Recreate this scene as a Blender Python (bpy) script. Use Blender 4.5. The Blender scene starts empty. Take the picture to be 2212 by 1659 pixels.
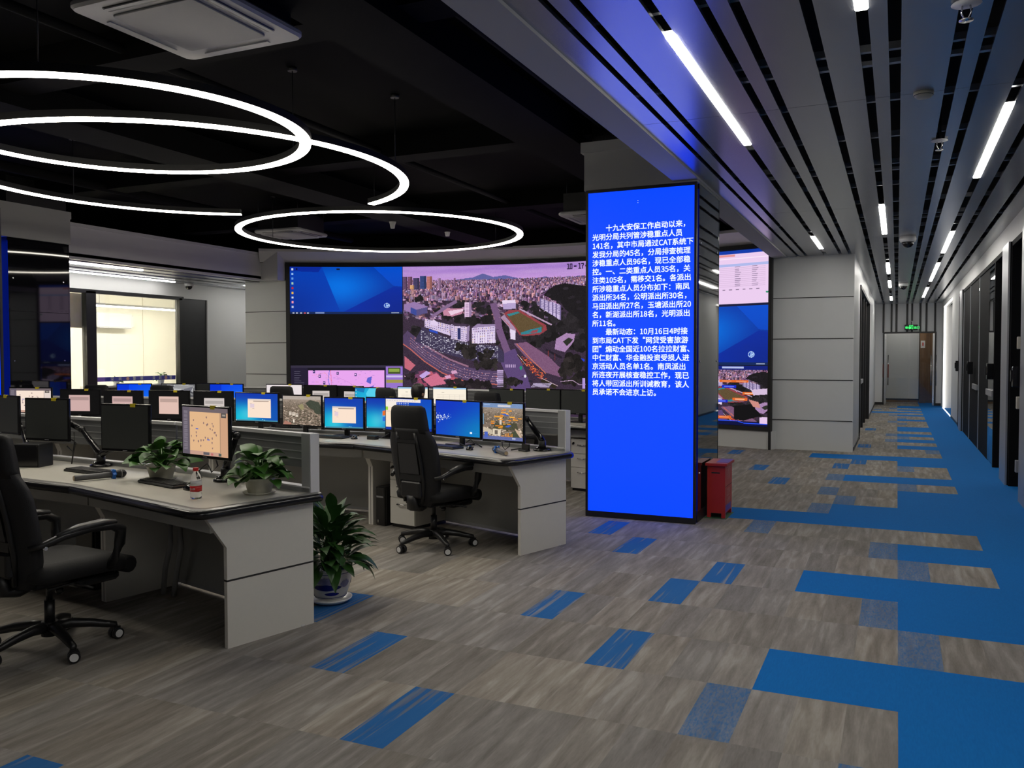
import bpy, bmesh, math, random
import numpy as np
from mathutils import Vector, Matrix

random.seed(7)
scene = bpy.context.scene
col = scene.collection
PI = math.pi
R = math.radians

# ---------------------------------------------------------------- camera, world, exposure
CAM_H = 1.55
yaw, pitch, roll = R(24.25), R(-1.855), R(-0.09)
fw = Vector((-math.sin(yaw) * math.cos(pitch), math.cos(yaw) * math.cos(pitch), math.sin(pitch)))
rt = Vector((math.cos(yaw), math.sin(yaw), 0))
up = rt.cross(fw)
rt2 = rt * math.cos(roll) + up * math.sin(roll)
up2 = rt2.cross(fw)
cam_data = bpy.data.cameras.new('camera')
cam_data.sensor_fit = 'HORIZONTAL'
cam_data.sensor_width = 36.0
cam_data.lens = 36.0 * 1846.0 / 2212.0
cam_data.clip_start = 0.05
cam_data.clip_end = 200
cam = bpy.data.objects.new('camera', cam_data)
cam.matrix_world = Matrix(((rt2.x, up2.x, -fw.x, 0), (rt2.y, up2.y, -fw.y, 0), (rt2.z, up2.z, -fw.z, CAM_H), (0, 0, 0, 1)))
col.objects.link(cam)
scene.camera = cam

world = bpy.data.worlds.new('night')
scene.world = world
world.use_nodes = True
world.node_tree.nodes['Background'].inputs[0].default_value = (0.6, 0.7, 1.0, 1)
world.node_tree.nodes['Background'].inputs[1].default_value = 0.004

scene.view_settings.view_transform = 'Standard'
scene.view_settings.look = 'None'
scene.view_settings.exposure = 0.0
scene.view_settings.gamma = 1.0
scene.view_settings.use_curve_mapping = False
RING_POWER = 24.0        # radiance of the ring lamps over the desks
STRIP_POWER = 40.0      # radiance of the corridor strip lamps
OFFICE_POWER = 190.0     # lamp inside the glazed office
SIDE_POWER = 22.0       # strip lamps of the aisle by the office

# ---------------------------------------------------------------- helpers
def lin(c):
    return tuple((v / 255 / 12.92) if v / 255 <= 0.04045 else ((v / 255 + 0.055) / 1.055) ** 2.4 for v in c)

class MB:
    """collects verts and faces for one mesh"""
    def __init__(self):
        self.v = []; self.f = []; self.smooth = []
    def add(self, vs, fs, sm=False, M=None):
        n = len(self.v)
        if M is not None:
            vs = [M @ Vector(p) for p in vs]
        self.v.extend([tuple(p) for p in vs])
        for f in fs:
            self.f.append([i + n for i in f]); self.smooth.append(sm)
        return self
    def box(self, x0, y0, z0, x1, y1, z1, M=None):
        vs = [(x0, y0, z0), (x1, y0, z0), (x1, y1, z0), (x0, y1, z0), (x0, y0, z1), (x1, y0, z1), (x1, y1, z1), (x0, y1, z1)]
        return self.add(vs, [(0, 3, 2, 1), (4, 5, 6, 7), (0, 1, 5, 4), (1, 2, 6, 5), (2, 3, 7, 6), (3, 0, 4, 7)], False, M)
    def rbox(self, x0, y0, z0, x1, y1, z1, r=0.01, M=None, n=3):
        """box whose vertical edges are rounded and whose rims are chamfered"""
        def ring(ins, z):
            out = []
            rr = max(r - ins, 1e-4)
            for cx, cy, a0 in ((x1 - r, y1 - r, 0), (x0 + r, y1 - r, 90), (x0 + r, y0 + r, 180), (x1 - r, y0 + r, 270)):
                for k in range(n + 1):
                    a = R(a0 + 90 * k / n)
                    out.append((cx + rr * math.cos(a), cy + rr * math.sin(a), z))
            return out
        c = min(r * 0.5, (z1 - z0) * 0.3)
        self.loft([ring(c, z0), ring(0, z0 + c), ring(0, z1 - c), ring(c, z1)], True, True, False, M)
        return self
    def loft(self, rings, cap0=True, cap1=True, sm=True, M=None, closed=True):
        n = len(rings[0]); vs = [p for r_ in rings for p in r_]; fs = []
        for i in range(len(rings) - 1):
            for j in range(n if closed else n - 1):
                k = (j + 1) % n
                fs.append((i * n + j, i * n + k, (i + 1) * n + k, (i + 1) * n + j))
        base = len(self.v)
        self.add(vs, fs, sm, M)
        if cap0: self.f.append([base + j for j in range(n)][::-1]); self.smooth.append(False)
        if cap1: self.f.append([base + (len(rings) - 1) * n + j for j in range(n)]); self.smooth.append(False)
        return self
    def prism(self, poly, z0, z1, M=None):
        n = len(poly)
        vs = [(p[0], p[1], z0) for p in poly] + [(p[0], p[1], z1) for p in poly]
        fs = [tuple(range(n))[::-1], tuple(range(n, 2 * n))] + [(i, (i + 1) % n, n + (i + 1) % n, n + i) for i in range(n)]
        return self.add(vs, fs, False, M)
    def lathe(self, prof, seg=24, c=(0, 0, 0), M=None, sm=True):
        rings = [[(c[0] + r_ * math.cos(2 * PI * k / seg), c[1] + r_ * math.sin(2 * PI * k / seg), c[2] + z) for k in range(seg)] for r_, z in prof]
        return self.loft(rings, prof[0][0] > 1e-5, prof[-1][0] > 1e-5, sm, M)
    def tube(self, pts, r, seg=8, M=None, sx=1.0, sm=True):
        pts = [Vector(p) for p in pts]; rings = []
        rs = r if isinstance(r, (list, tuple)) else [r] * len(pts)
        prev = None
        for i, p in enumerate(pts):
            t = (pts[min(i + 1, len(pts) - 1)] - pts[max(i - 1, 0)])
            if t.length < 1e-9: t = Vector((0, 0, 1))
            t.normalize()
            ref = Vector((0, 0, 1)) if abs(t.z) < 0.95 else (prev or Vector((0, 1, 0)))
            a = t.cross(ref)
            if a.length < 1e-6: a = t.cross(Vector((1, 0, 0)))
            a.normalize(); b = a.cross(t).normalized(); prev = b
            rings.append([p + (a * math.cos(2 * PI * k / seg) * sx + b * math.sin(2 * PI * k / seg)) * rs[i] for k in range(seg)])
        return self.loft(rings, True, True, sm, M)
    def cyl(self, p0, p1, r, seg=16, M=None, r1=None):
        return self.tube([p0, p1], [r, r1 if r1 is not None else r], seg, M)
    def ball(self, c, r, seg=14, M=None):
        rx, ry, rz = r if isinstance(r, (tuple, list)) else (r, r, r)
        rings = []
        for i in range(1, seg // 2):
            a = PI * i / (seg // 2)
            rings.append([(c[0] + rx * math.sin(a) * math.cos(2 * PI * k / seg), c[1] + ry * math.sin(a) * math.sin(2 * PI * k / seg), c[2] - rz * math.cos(a)) for k in range(seg)])
        return self.loft(rings, True, True, True, M)
    def mesh(self, name, mat, bevel=0):
        me = bpy.data.meshes.new(name)
        me.from_pydata(self.v, [], self.f)
        me.polygons.foreach_set('use_smooth', self.smooth)
        if mat: me.materials.append(mat)
        bm = bmesh.new(); bm.from_mesh(me)
        bmesh.ops.recalc_face_normals(bm, faces=bm.faces)
        if bevel:
            ed = [e for e in bm.edges if len(e.link_faces) == 2 and e.calc_face_angle(0) > 0.6]
            bmesh.ops.bevel(bm, geom=ed, offset=bevel, segments=2, affect='EDGES', profile=0.6, clamp_overlap=True)
        bm.to_mesh(me); bm.free()
        me.update()
        return me

def put(name, me, parent=None):
    o = bpy.data.objects.new(name, me)
    col.objects.link(o)
    if parent is not None: o.parent = parent
    return o
def part(name, mb, mat, parent=None, bevel=0, label=None):
    o = put(name, mb.mesh(name, mat, bevel), parent)
    if label: o['label'] = label
    return o
def tag(o, label, cat, group=None):
    o['label'] = label; o['category'] = cat
    if group: o['group'] = group
    return o
def thing(name, label, cat, loc=(0, 0, 0), rotz=0, group=None):
    o = bpy.data.objects.new(name, None)
    o.empty_display_size = 0.1
    col.objects.link(o)
    o.location = loc; o.rotation_euler = (0, 0, rotz)
    return tag(o, label, cat, group)
def struct(name, mb, mat, parent=None, bevel=0):
    o = part(name, mb, mat, parent, bevel)
    if parent is None: o['kind'] = 'structure'
    return o
def sroot(name, loc=(0, 0, 0)):
    o = bpy.data.objects.new(name, None); col.objects.link(o); o.location = loc; o['kind'] = 'structure'
    return o
def dup(root, loc, rotz, label, group=None):
    r = root.copy(); col.objects.link(r); r.location = loc; r.rotation_euler = (0, 0, rotz); r['label'] = label
    if group: r['group'] = group
    for ch in list(root.children):
        c = ch.copy(); col.objects.link(c); c.parent = r
        for g in list(ch.children):
            d = g.copy(); col.objects.link(d); d.parent = c
    return r

def mat(name, base=(0.5, 0.5, 0.5), rough=0.5, metal=0.0, spec=0.5, emit=None, power=0.0, var=0.0, vscale=30, bump=0.0, ior=1.5, alpha_trans=0.0, sample=True):
    m = bpy.data.materials.new(name); m.use_nodes = True
    nt = m.node_tree; b = nt.nodes['Principled BSDF']
    b.inputs['Base Color'].default_value = (*base, 1)
    b.inputs['Roughness'].default_value = rough
    b.inputs['Metallic'].default_value = metal
    b.inputs['Specular IOR Level'].default_value = spec
    b.inputs['IOR'].default_value = ior
    b.inputs['Transmission Weight'].default_value = alpha_trans
    if emit:
        b.inputs['Emission Color'].default_value = (*emit, 1)
        b.inputs['Emission Strength'].default_value = power
        if not sample: m.cycles.emission_sampling = 'NONE'
    if var or bump:
        tc = nt.nodes.new('ShaderNodeTexCoord'); nz = nt.nodes.new('ShaderNodeTexNoise')
        nz.inputs['Scale'].default_value = vscale; nz.inputs['Detail'].default_value = 4
        nt.links.new(tc.outputs['Object'], nz.inputs['Vector'])
        if var:
            mx = nt.nodes.new('ShaderNodeMix'); mx.data_type = 'RGBA'
            mx.inputs[6].default_value = (*[c * (1 - var) for c in base], 1)
            mx.inputs[7].default_value = (*[min(1, c * (1 + var)) for c in base], 1)
            nt.links.new(nz.outputs['Fac'], mx.inputs[0]); nt.links.new(mx.outputs[2], b.inputs['Base Color'])
        if bump:
            bp = nt.nodes.new('ShaderNodeBump'); bp.inputs['Strength'].default_value = bump; bp.inputs['Distance'].default_value = 0.004
            nt.links.new(nz.outputs['Fac'], bp.inputs['Height']); nt.links.new(bp.outputs['Normal'], b.inputs['Normal'])
    return m

M = {}
M['white_wall'] = mat('white_wall', (0.66, 0.66, 0.65), 0.55, var=0.03, vscale=3)
M['panel_wall'] = mat('panel_wall', (0.60, 0.61, 0.61), 0.38, var=0.02, vscale=5)
M['column_paint'] = mat('column_paint', (0.40, 0.40, 0.39), 0.55, var=0.03)
M['black_ceiling'] = mat('black_ceiling', (0.0035, 0.0035, 0.0036), 0.85, spec=0.08, var=0.3, vscale=4)
M['black_void'] = mat('black_void', (0.006, 0.006, 0.006), 0.9)
M['slat'] = mat('slat_metal', (0.40, 0.41, 0.43), 0.27, metal=0.78, var=0.02, vscale=2)
M['fascia'] = mat('fascia_paint', (0.72, 0.72, 0.73), 0.36, var=0.03, vscale=3)
M['trim'] = mat('trim_paint', (0.46, 0.46, 0.46), 0.8, spec=0.2)
M['groove'] = mat('groove_dark', (0.02, 0.02, 0.02), 0.6)
M['mirror_glass'] = mat('dark_mirror_glass', (0.006, 0.006, 0.008), 0.03, ior=1.55)
M['black_frame'] = mat('black_frame', (0.010, 0.010, 0.011), 0.4, var=0.1)
M['matte_black'] = mat('matte_black_panel', (0.008, 0.008, 0.009), 0.7, spec=0.08, var=0.1)
M['silver'] = mat('brushed_silver', (0.45, 0.46, 0.48), 0.35, metal=0.7, var=0.05)
M['steel'] = mat('polished_steel', (0.7, 0.7, 0.7), 0.18, metal=1.0, var=0.03)
M['desk_top'] = mat('desk_laminate', (0.52, 0.50, 0.445), 0.33, var=0.04, vscale=60)
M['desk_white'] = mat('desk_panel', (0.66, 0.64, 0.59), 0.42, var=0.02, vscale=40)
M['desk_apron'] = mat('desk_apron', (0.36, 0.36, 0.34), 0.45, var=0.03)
M['edge_black'] = mat('desk_edge_rubber', (0.010, 0.010, 0.012), 0.22, var=0.1)
M['alum'] = mat('partition_aluminium', (0.44, 0.45, 0.46), 0.36, metal=0.35, var=0.04, vscale=20)
M['alum_slat'] = mat('partition_slats', (0.22, 0.225, 0.235), 0.36, metal=0.3, var=0.05, vscale=20)
M['rail_white'] = mat('partition_rail', (0.72, 0.72, 0.73), 0.35, metal=0.1, var=0.02)
M['plastic'] = mat('black_plastic', (0.011, 0.011, 0.012), 0.38, var=0.15, vscale=90)
M['gloss_plastic'] = mat('gloss_black_plastic', (0.008, 0.008, 0.009), 0.15, var=0.1)
M['mesh_fabric'] = mat('black_mesh_fabric', (0.010, 0.010, 0.012), 0.75, var=0.4, vscale=200, bump=0.3)
M['cushion'] = mat('black_cushion', (0.005, 0.005, 0.006), 0.8, var=0.3, vscale=120, bump=0.2)
M['caster_white'] = mat('caster_hub', (0.72, 0.72, 0.72), 0.4, var=0.03)
M['grey_plastic'] = mat('grey_plastic', (0.25, 0.25, 0.26), 0.45, var=0.05)
M['white_plastic'] = mat('white_plastic', (0.62, 0.62, 0.62), 0.45, var=0.03)
M['yellow_tape'] = mat('yellow_tape', (0.62, 0.50, 0.02), 0.5, var=0.05)
M['leaf'] = mat('leaf_green', (0.042, 0.14, 0.016), 0.42, var=0.35, vscale=25)
M['leaf_dark'] = mat('leaf_dark_green', (0.022, 0.075, 0.012), 0.42, var=0.35, vscale=20)
M['pot_cream'] = mat('pot_cream', (0.56, 0.54, 0.44), 0.4, var=0.04)
M['soil'] = mat('soil', (0.03, 0.02, 0.014), 0.95, var=0.4)
M['red_metal'] = mat('red_metal', (0.46, 0.022, 0.022), 0.38, var=0.05, vscale=8)
M['red_cap'] = mat('red_plastic', (0.62, 0.02, 0.02), 0.35, var=0.03)
M['blue_ring'] = mat('blue_rubber', (0.01, 0.14, 0.55), 0.4, var=0.05)
M['water'] = mat('bottle_plastic', (0.95, 0.97, 0.98), 0.03, ior=1.2, alpha_trans=1.0)
M['label_white'] = mat('label_white', (0.62, 0.62, 0.62), 0.5)
M['glass'] = mat('clear_glass', (0.97, 0.985, 0.975), 0.0, ior=1.45, alpha_trans=1.0)
M['cream_wall'] = mat('cream_wall', (0.80, 0.78, 0.70), 0.6, var=0.02)
M['blind'] = mat('roller_blind', (0.50, 0.46, 0.38), 0.8, var=0.05, vscale=60)
M['wood'] = mat('brown_wood', (0.22, 0.12, 0.055), 0.45, var=0.25, vscale=6)
M['red_wood'] = mat('handle_red_wood', (0.16, 0.03, 0.02), 0.35, var=0.15)
M['ring_light'] = mat('ring_diffuser', (0.9, 0.9, 0.9), 0.4, emit=(1.0, 0.93, 0.80), power=RING_POWER)
M['strip_light'] = mat('strip_diffuser', (0.9, 0.9, 0.9), 0.4, emit=(1.0, 0.965, 0.90), power=STRIP_POWER)
M['side_light'] = mat('aisle_strip_diffuser', (0.9, 0.9, 0.9), 0.4, emit=(1.0, 0.98, 0.94), power=SIDE_POWER)
M['office_light'] = mat('office_diffuser', (0.9, 0.9, 0.9), 0.4, emit=(1.0, 0.95, 0.82), power=OFFICE_POWER)
M['door_glow'] = mat('door_glow', (0.9, 0.9, 0.9), 0.4, emit=(1.0, 0.95, 0.88), power=2.6)
M['led_blue'] = mat('led_blue', (0.0, 0.0, 0.01), 0.6, emit=(0.0, 0.040, 1.0), power=1.6)
M['led_text'] = mat('led_text', (0.1, 0.1, 0.1), 0.6, emit=(0.85, 0.93, 1.0), power=1.1, sample=False)
M['exit_green'] = mat('exit_green', (0.0, 0.1, 0.02), 0.5, emit=(0.05, 1.0, 0.18), power=1.6, sample=False)
M['banner_blue'] = mat('banner_blue', (0.03, 0.03, 0.42), 0.6, var=0.1)
M['print_white'] = mat('print_white', (0.75, 0.75, 0.75), 0.6)
M['print_pink'] = mat('print_pink', (0.60, 0.30, 0.28), 0.6, var=0.1)
M['print_red'] = mat('print_red', (0.6, 0.05, 0.03), 0.6)
M['glaze_blue'] = mat('glaze_blue', (0.008, 0.010, 0.16), 0.2, var=0.2)
M['glaze_pale'] = mat('glaze_pale_blue', (0.20, 0.20, 0.36), 0.25, var=0.3, vscale=60)
M['purple_sticker'] = mat('purple_sticker', (0.11, 0.045, 0.34), 0.4, var=0.2)
M['green_mat'] = mat('green_mat', (0.03, 0.10, 0.05), 0.8, var=0.2)
M['skin'] = mat('skin', (0.50, 0.29, 0.20), 0.5, var=0.06)
M['hair'] = mat('hair', (0.008, 0.006, 0.005), 0.45, var=0.3, vscale=120, bump=0.3)
M['navy_cloth'] = mat('navy_cloth', (0.02, 0.025, 0.05), 0.8, var=0.2, vscale=80)
M['cable'] = mat('cable_black', (0.01, 0.01, 0.01), 0.5, var=0.1)
M['cable_sleeve'] = mat('cable_sleeve', (0.26, 0.26, 0.26), 0.55, var=0.1, vscale=200)

# display material: every picture element carries its own emitted colour
def display_mat(name, power):
    m = bpy.data.materials.new(name); m.use_nodes = True; nt = m.node_tree; b = nt.nodes['Principled BSDF']
    at = nt.nodes.new('ShaderNodeAttribute'); at.attribute_name = 'Col'
    b.inputs['Base Color'].default_value = (0.01, 0.01, 0.01, 1); b.inputs['Roughness'].default_value = 0.4; b.inputs['Specular IOR Level'].default_value = 0.12
    nt.links.new(at.outputs['Color'], b.inputs['Emission Color']); b.inputs['Emission Strength'].default_value = power
    m.cycles.emission_sampling = 'NONE'
    return m
M['display'] = display_mat('display_pixels', 1.0)
M['wall_display'] = display_mat('video_wall_pixels', 1.0)
M['off_screen'] = mat('switched_off_screen', (0.042, 0.046, 0.045), 0.35, var=0.1, vscale=4)

def raster(name, img, pos, material, parent):
    """mesh of picture elements: img is rows x cols x 3 (sRGB 0..255), pos(u, v) places the grid"""
    h, w, _ = img.shape
    u, v = np.meshgrid(np.linspace(0, 1, w + 1), np.linspace(0, 1, h + 1))
    co = pos(u.ravel(), v.ravel()).astype(np.float32)
    i = np.arange(h)[:, None] * (w + 1) + np.arange(w)[None, :]
    quads = np.stack([i + w + 1, i + w + 2, i + 1, i], axis=-1).reshape(-1, 4)
    me = bpy.data.meshes.new(name)
    me.vertices.add(len(co)); me.vertices.foreach_set('co', co.ravel())
    me.loops.add(quads.size); me.loops.foreach_set('vertex_index', quads.ravel().astype(np.int32))
    me.polygons.add(len(quads)); me.polygons.foreach_set('loop_start', np.arange(0, quads.size, 4, dtype=np.int32))
    try: me.polygons.foreach_set('loop_total', np.full(len(quads), 4, dtype=np.int32))
    except Exception: pass
    a = me.attributes.new('Col', 'FLOAT_COLOR', 'FACE')
    c = np.clip(img.reshape(-1, 3) / 255.0, 0, 1)
    l = np.where(c <= 0.04045, c / 12.92, ((c + 0.055) / 1.055) ** 2.4)
    a.data.foreach_set('color', np.concatenate([l, np.ones((len(l), 1))], axis=1).astype(np.float32).ravel())
    me.update(); me.validate()
    me.materials.append(material)
    return put(name, me, parent)

try:      # Blender's own bundled typeface; falls back to the built-in one
    import os
    FACE = bpy.data.fonts.load(os.path.join(bpy.utils.system_resource('DATAFILES'), 'fonts', 'Noto Sans CJK Regular.woff2'))
except Exception:
    FACE = None
FSCALE = 1.0
def _measure():
    c = bpy.data.curves.new('t', 'FONT'); c.body = '国' * 9; c.size = 1.0; c.font = FACE
    o = bpy.data.objects.new('t', c); col.objects.link(o); dg = bpy.context.evaluated_depsgraph_get(); dg.update()
    me = bpy.data.meshes.new_from_object(o.evaluated_get(dg)); w = max(v.co.x for v in me.vertices) - min(v.co.x for v in me.vertices)
    bpy.data.objects.remove(o); bpy.data.curves.remove(c); bpy.data.meshes.remove(me)
    return 8.82 / w
if FACE:
    try: FSCALE = _measure()
    except Exception: FACE = None
def text_mesh(name, lines, material, parent=None, res=3):
    """lines: (string, size, 4x4 matrix, width or None, offset); one mesh"""
    allv, allf = [], []
    for s, size, Mx, width, off in lines:
        c = bpy.data.curves.new('t', 'FONT'); c.body = s; c.size = size * (FSCALE if FACE else 1.0); c.resolution_u = res
        if FACE: c.font = FACE
        o = bpy.data.objects.new('t', c); col.objects.link(o)
        dg = bpy.context.evaluated_depsgraph_get(); dg.update()
        me = bpy.data.meshes.new_from_object(o.evaluated_get(dg))
        vs = [v.co.copy() for v in me.vertices]; fs = [list(p.vertices) for p in me.polygons]
        bpy.data.objects.remove(o); bpy.data.curves.remove(c); bpy.data.meshes.remove(me)
        if not vs: continue
        k = 1.0
        if width:
            mx = max(v.x for v in vs); k = width / mx
        n = len(allv)
        for q, (dx, dy) in enumerate(((0, 0), (off, 0), (0, off), (off, off)) if off else ((0, 0),)):     # strokes thickened by overlaid copies
            n = len(allv)
            allv.extend([tuple(Mx @ Vector((v.x * k + dx, v.y + dy, q * .0002))) for v in vs]); allf.extend([[i + n for i in f] for f in fs])
    me = bpy.data.meshes.new(name); me.from_pydata(allv, [], allf); me.materials.append(material)
    return put(name, me, parent)

# picture painter for the screens
class Pic:
    def __init__(self, w, h, c=(0, 0, 0), seed=1):
        self.w, self.h = w, h
        self.a = np.zeros((h, w, 3)); self.a[:] = c
        self.X, self.Y = np.meshgrid((np.arange(w) + 0.5) / w, (np.arange(h) + 0.5) / h)
        self.r = random.Random(seed); self.n = np.random.RandomState(seed)
        self.fx = lambda x: x; self.fy = lambda y: y
    def frame(self, x0, y0, x1, y1):
        self.fx = lambda x: (x - x0) / (x1 - x0); self.fy = lambda y: (y - y0) / (y1 - y0); return self
    def rect(self, x0, y0, x1, y1, c):
        i0, i1 = int(round(self.fx(x0) * self.w)), int(round(self.fx(x1) * self.w)); j0, j1 = int(round(self.fy(y0) * self.h)), int(round(self.fy(y1) * self.h))
        i0, j0 = max(i0, 0), max(j0, 0)
        if i1 <= i0: i1 = i0 + 1
        if j1 <= j0: j1 = j0 + 1
        self.a[j0:j1, i0:i1] = c
    def mask_poly(self, pts):
        P = [(self.fx(x), self.fy(y)) for x, y in pts]; m = np.zeros((self.h, self.w), bool)
        for (xa, ya), (xb, yb) in zip(P, P[1:] + P[:1]):
            if ya == yb: continue
            m ^= ((self.Y >= min(ya, yb)) & (self.Y < max(ya, yb)) & (self.X < xa + (self.Y - ya) * (xb - xa) / (yb - ya)))
        return m
    def poly(self, pts, c, jit=0):
        m = self.mask_poly(pts); k = int(m.sum())
        self.a[m] = np.array(c) + (self.n.uniform(-jit, jit, (k, 1)) if jit else 0)
    def ell(self, x, y, rx, ry, c, jit=0):
        m = ((self.X - self.fx(x)) / (self.fx(x + rx) - self.fx(x))) ** 2 + ((self.Y - self.fy(y)) / (self.fy(y + ry) - self.fy(y))) ** 2 < 1
        k = int(m.sum()); self.a[m] = np.array(c) + (self.n.uniform(-jit, jit, (k, 1)) if jit else 0)
    def line(self, pts, wd, c):
        for (xa, ya), (xb, yb) in zip(pts, pts[1:]):
            d = math.hypot(xb - xa, yb - ya) or 1; nx, ny = -(yb - ya) / d * wd / 2, (xb - xa) / d * wd / 2
            self.poly([(xa + nx, ya + ny), (xb + nx, yb + ny), (xb - nx, yb - ny), (xa - nx, ya - ny)], c)
    def glow(self, x, y, rx, ry, c, k=1.0):
        g = np.exp(-(((self.X - self.fx(x)) / rx) ** 2 + ((self.Y - self.fy(y)) / ry) ** 2))[..., None] * k
        self.a = self.a * (1 - g) + np.array(c) * g
    def noise(self, amp):
        self.a += self.n.normal(0, amp, (self.h, self.w, 1))
    def out(self):
        return np.clip(self.a, 0, 255)
# ================================================================ SETTING
# ---- carpet: planks 0.2065 x 0.6066 m, laid on a grid; each plank is a face with its own tint
TX0, TW, TY0, TH = 0.022, 0.2065, 4.038, 0.6066
def carpet_mat(name, kind):
    m = bpy.data.materials.new(name); m.use_nodes = True; nt = m.node_tree; L = nt.links; b = nt.nodes['Principled BSDF']
    b.inputs['Roughness'].default_value = 0.9; b.inputs['Specular IOR Level'].default_value = 0.15
    tc = nt.nodes.new('ShaderNodeTexCoord'); at = nt.nodes.new('ShaderNodeAttribute'); at.attribute_name = 'tint'
    sep = nt.nodes.new('ShaderNodeSeparateXYZ'); L.new(at.outputs['Color'], sep.inputs[0])
    off = nt.nodes.new('ShaderNodeVectorMath'); off.operation = 'SCALE'; off.inputs[3].default_value = 37.0; L.new(at.outputs['Color'], off.inputs[0])
    def noise(sc, detail, dist=0.0):
        v = nt.nodes.new('ShaderNodeVectorMath'); v.operation = 'MULTIPLY'; v.inputs[1].default_value = sc; L.new(tc.outputs['Object'], v.inputs[0])
        a = nt.nodes.new('ShaderNodeVectorMath'); a.operation = 'ADD'; L.new(v.outputs[0], a.inputs[0]); L.new(off.outputs[0], a.inputs[1])
        n = nt.nodes.new('ShaderNodeTexNoise'); n.inputs['Scale'].default_value = 1.0; n.inputs['Detail'].default_value = detail; n.inputs['Distortion'].default_value = dist
        L.new(a.outputs[0], n.inputs['Vector']); return n.outputs['Fac']
    def ramp(fac, stops):
        r = nt.nodes.new('ShaderNodeValToRGB'); e = r.color_ramp.elements
        while len(e) < len(stops): e.new(0.5)
        for k, (p, c) in enumerate(stops): e[k].position = p; e[k].color = (*c, 1)
        L.new(fac, r.inputs[0]); return r.outputs['Color']
    def mix(f, a, c, mode='MIX'):
        x = nt.nodes.new('ShaderNodeMix'); x.data_type = 'RGBA'; x.blend_type = mode
        if isinstance(f, float): x.inputs[0].default_value = f
        else: L.new(f, x.inputs[0])
        for s, v in ((6, a), (7, c)):
            if isinstance(v, tuple): x.inputs[s].default_value = (*v, 1)
            else: L.new(v, x.inputs[s])
        return x.outputs[2]
    bl = (0.002, 0.112, 0.34)
    streak = noise((20, 2.2, 1), 3, 0.35); fine = noise((150, 22, 1), 2)
    if kind == 'blue':
        base = mix(fine, (0.0005, 0.112, 0.37), (0.001, 0.150, 0.48))
    else:
        warm = ramp(streak, [(0.30, (0.135, 0.112, 0.088)), (0.44, (0.190, 0.164, 0.133)), (0.56, (0.235, 0.208, 0.172)), (0.68, (0.320, 0.290, 0.248))])
        cool = ramp(streak, [(0.30, (0.130, 0.117, 0.106)), (0.44, (0.180, 0.166, 0.154)), (0.56, (0.222, 0.207, 0.193)), (0.68, (0.300, 0.284, 0.268))])
        grey = mix(sep.outputs[0], warm, cool)
        br = nt.nodes.new('ShaderNodeMath'); br.operation = 'MULTIPLY_ADD'; br.inputs[1].default_value = 0.42; br.inputs[2].default_value = 0.92; L.new(sep.outputs[1], br.inputs[0])
        hs = nt.nodes.new('ShaderNodeHueSaturation'); L.new(br.outputs[0], hs.inputs['Value']); L.new(grey, hs.inputs['Color']); grey = hs.outputs['Color']
        base = mix(0.35, grey, mix(fine, (0.10, 0.095, 0.085), (0.30, 0.285, 0.26)))
        if kind == 'streaked':
            k = ramp(noise((34, 1.3, 1), 3, 0.4), [(0.36, (0.35, 0.35, 0.35)), (0.45, (0.92, 0.92, 0.92))]); base = mix(k, base, bl)
        if kind == 'speckled':
            k = ramp(noise((95, 26.0, 1), 6, 0.6), [(0.36, (0.36, 0.36, 0.36)), (0.64, (0.80, 0.80, 0.80))]); base = mix(k, base, (0.012, 0.125, 0.33))
    L.new(base, b.inputs['Base Color'])
    bp = nt.nodes.new('ShaderNodeBump'); bp.inputs['Strength'].default_value = 0.35; bp.inputs['Distance'].default_value = 0.003
    L.new(fine, bp.inputs['Height']); L.new(bp.outputs['Normal'], b.inputs['Normal'])
    return m
CARPET = [carpet_mat('carpet_grey', 'grey'), carpet_mat('carpet_blue', 'blue'), carpet_mat('carpet_streaked', 'streaked'), carpet_mat('carpet_speckled', 'speckled')]
STREAKED = {(-13, -1), (-10, -2), (-7, 0), (-10, 1), (-16, 0), (-7, 2), (-12, 5), (-10, 4), (-6, 3), (-15, -4), (-7, 11), (-9, 13), (-12, 16), (-3, 19), (-3, 25), (-4, 14), (-3, 15)}
SPECK = {(-4, -1), (-1, 2), (0, 1), (-1, 5), (0, 4), (-6, 6), (-4, 8), (-3, 9), (-4, 10), (0, 11), (-4, 12), (0, 14), (-1, -2), (2, 18), (-1, 21), (0, 22), (-1, 23), (0, 28), (-1, 29), (0, 31), (-1, 33), (-3, 37), (-1, 38)}
BLUE_FROM = {0: -3, 2: 0, 3: -3, 5: 0, 7: -8, 8: -3, 9: 0, 10: 0, 12: -3, 15: 0, 16: -6, 19: 0, 21: 0, 23: 0, 25: 0, 26: 0, 30: 0, 33: 0, 35: -4, 37: 0, 39: 0, 40: 0}
def plank_kind(c, r):
    if (c, r) in STREAKED: return 2
    if (c, r) in SPECK: return 3
    if r < 0: return 1 if c >= 0 else 0
    return 1 if c >= BLUE_FROM.get(r, 3) else 0
vs, fs, mi, ti = [], [], [], []
rr = random.Random(3)
for r in range(-16, 46):
    for c in range(-67, 8):
        x0, y0 = TX0 + c * TW, TY0 + r * TH
        if r > 42 and c < -8: continue
        n = len(vs)
        vs += [(x0, y0, 0), (x0 + TW, y0, 0), (x0 + TW, y0 + TH, 0), (x0, y0 + TH, 0)]
        fs.append((n, n + 1, n + 2, n + 3)); mi.append(plank_kind(c, r)); ti.append((rr.random(), rr.random(), rr.random(), 1.0))
me = bpy.data.meshes.new('floor'); me.from_pydata(vs, [], fs)
for m in CARPET: me.materials.append(m)
me.polygons.foreach_set('material_index', mi)
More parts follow.
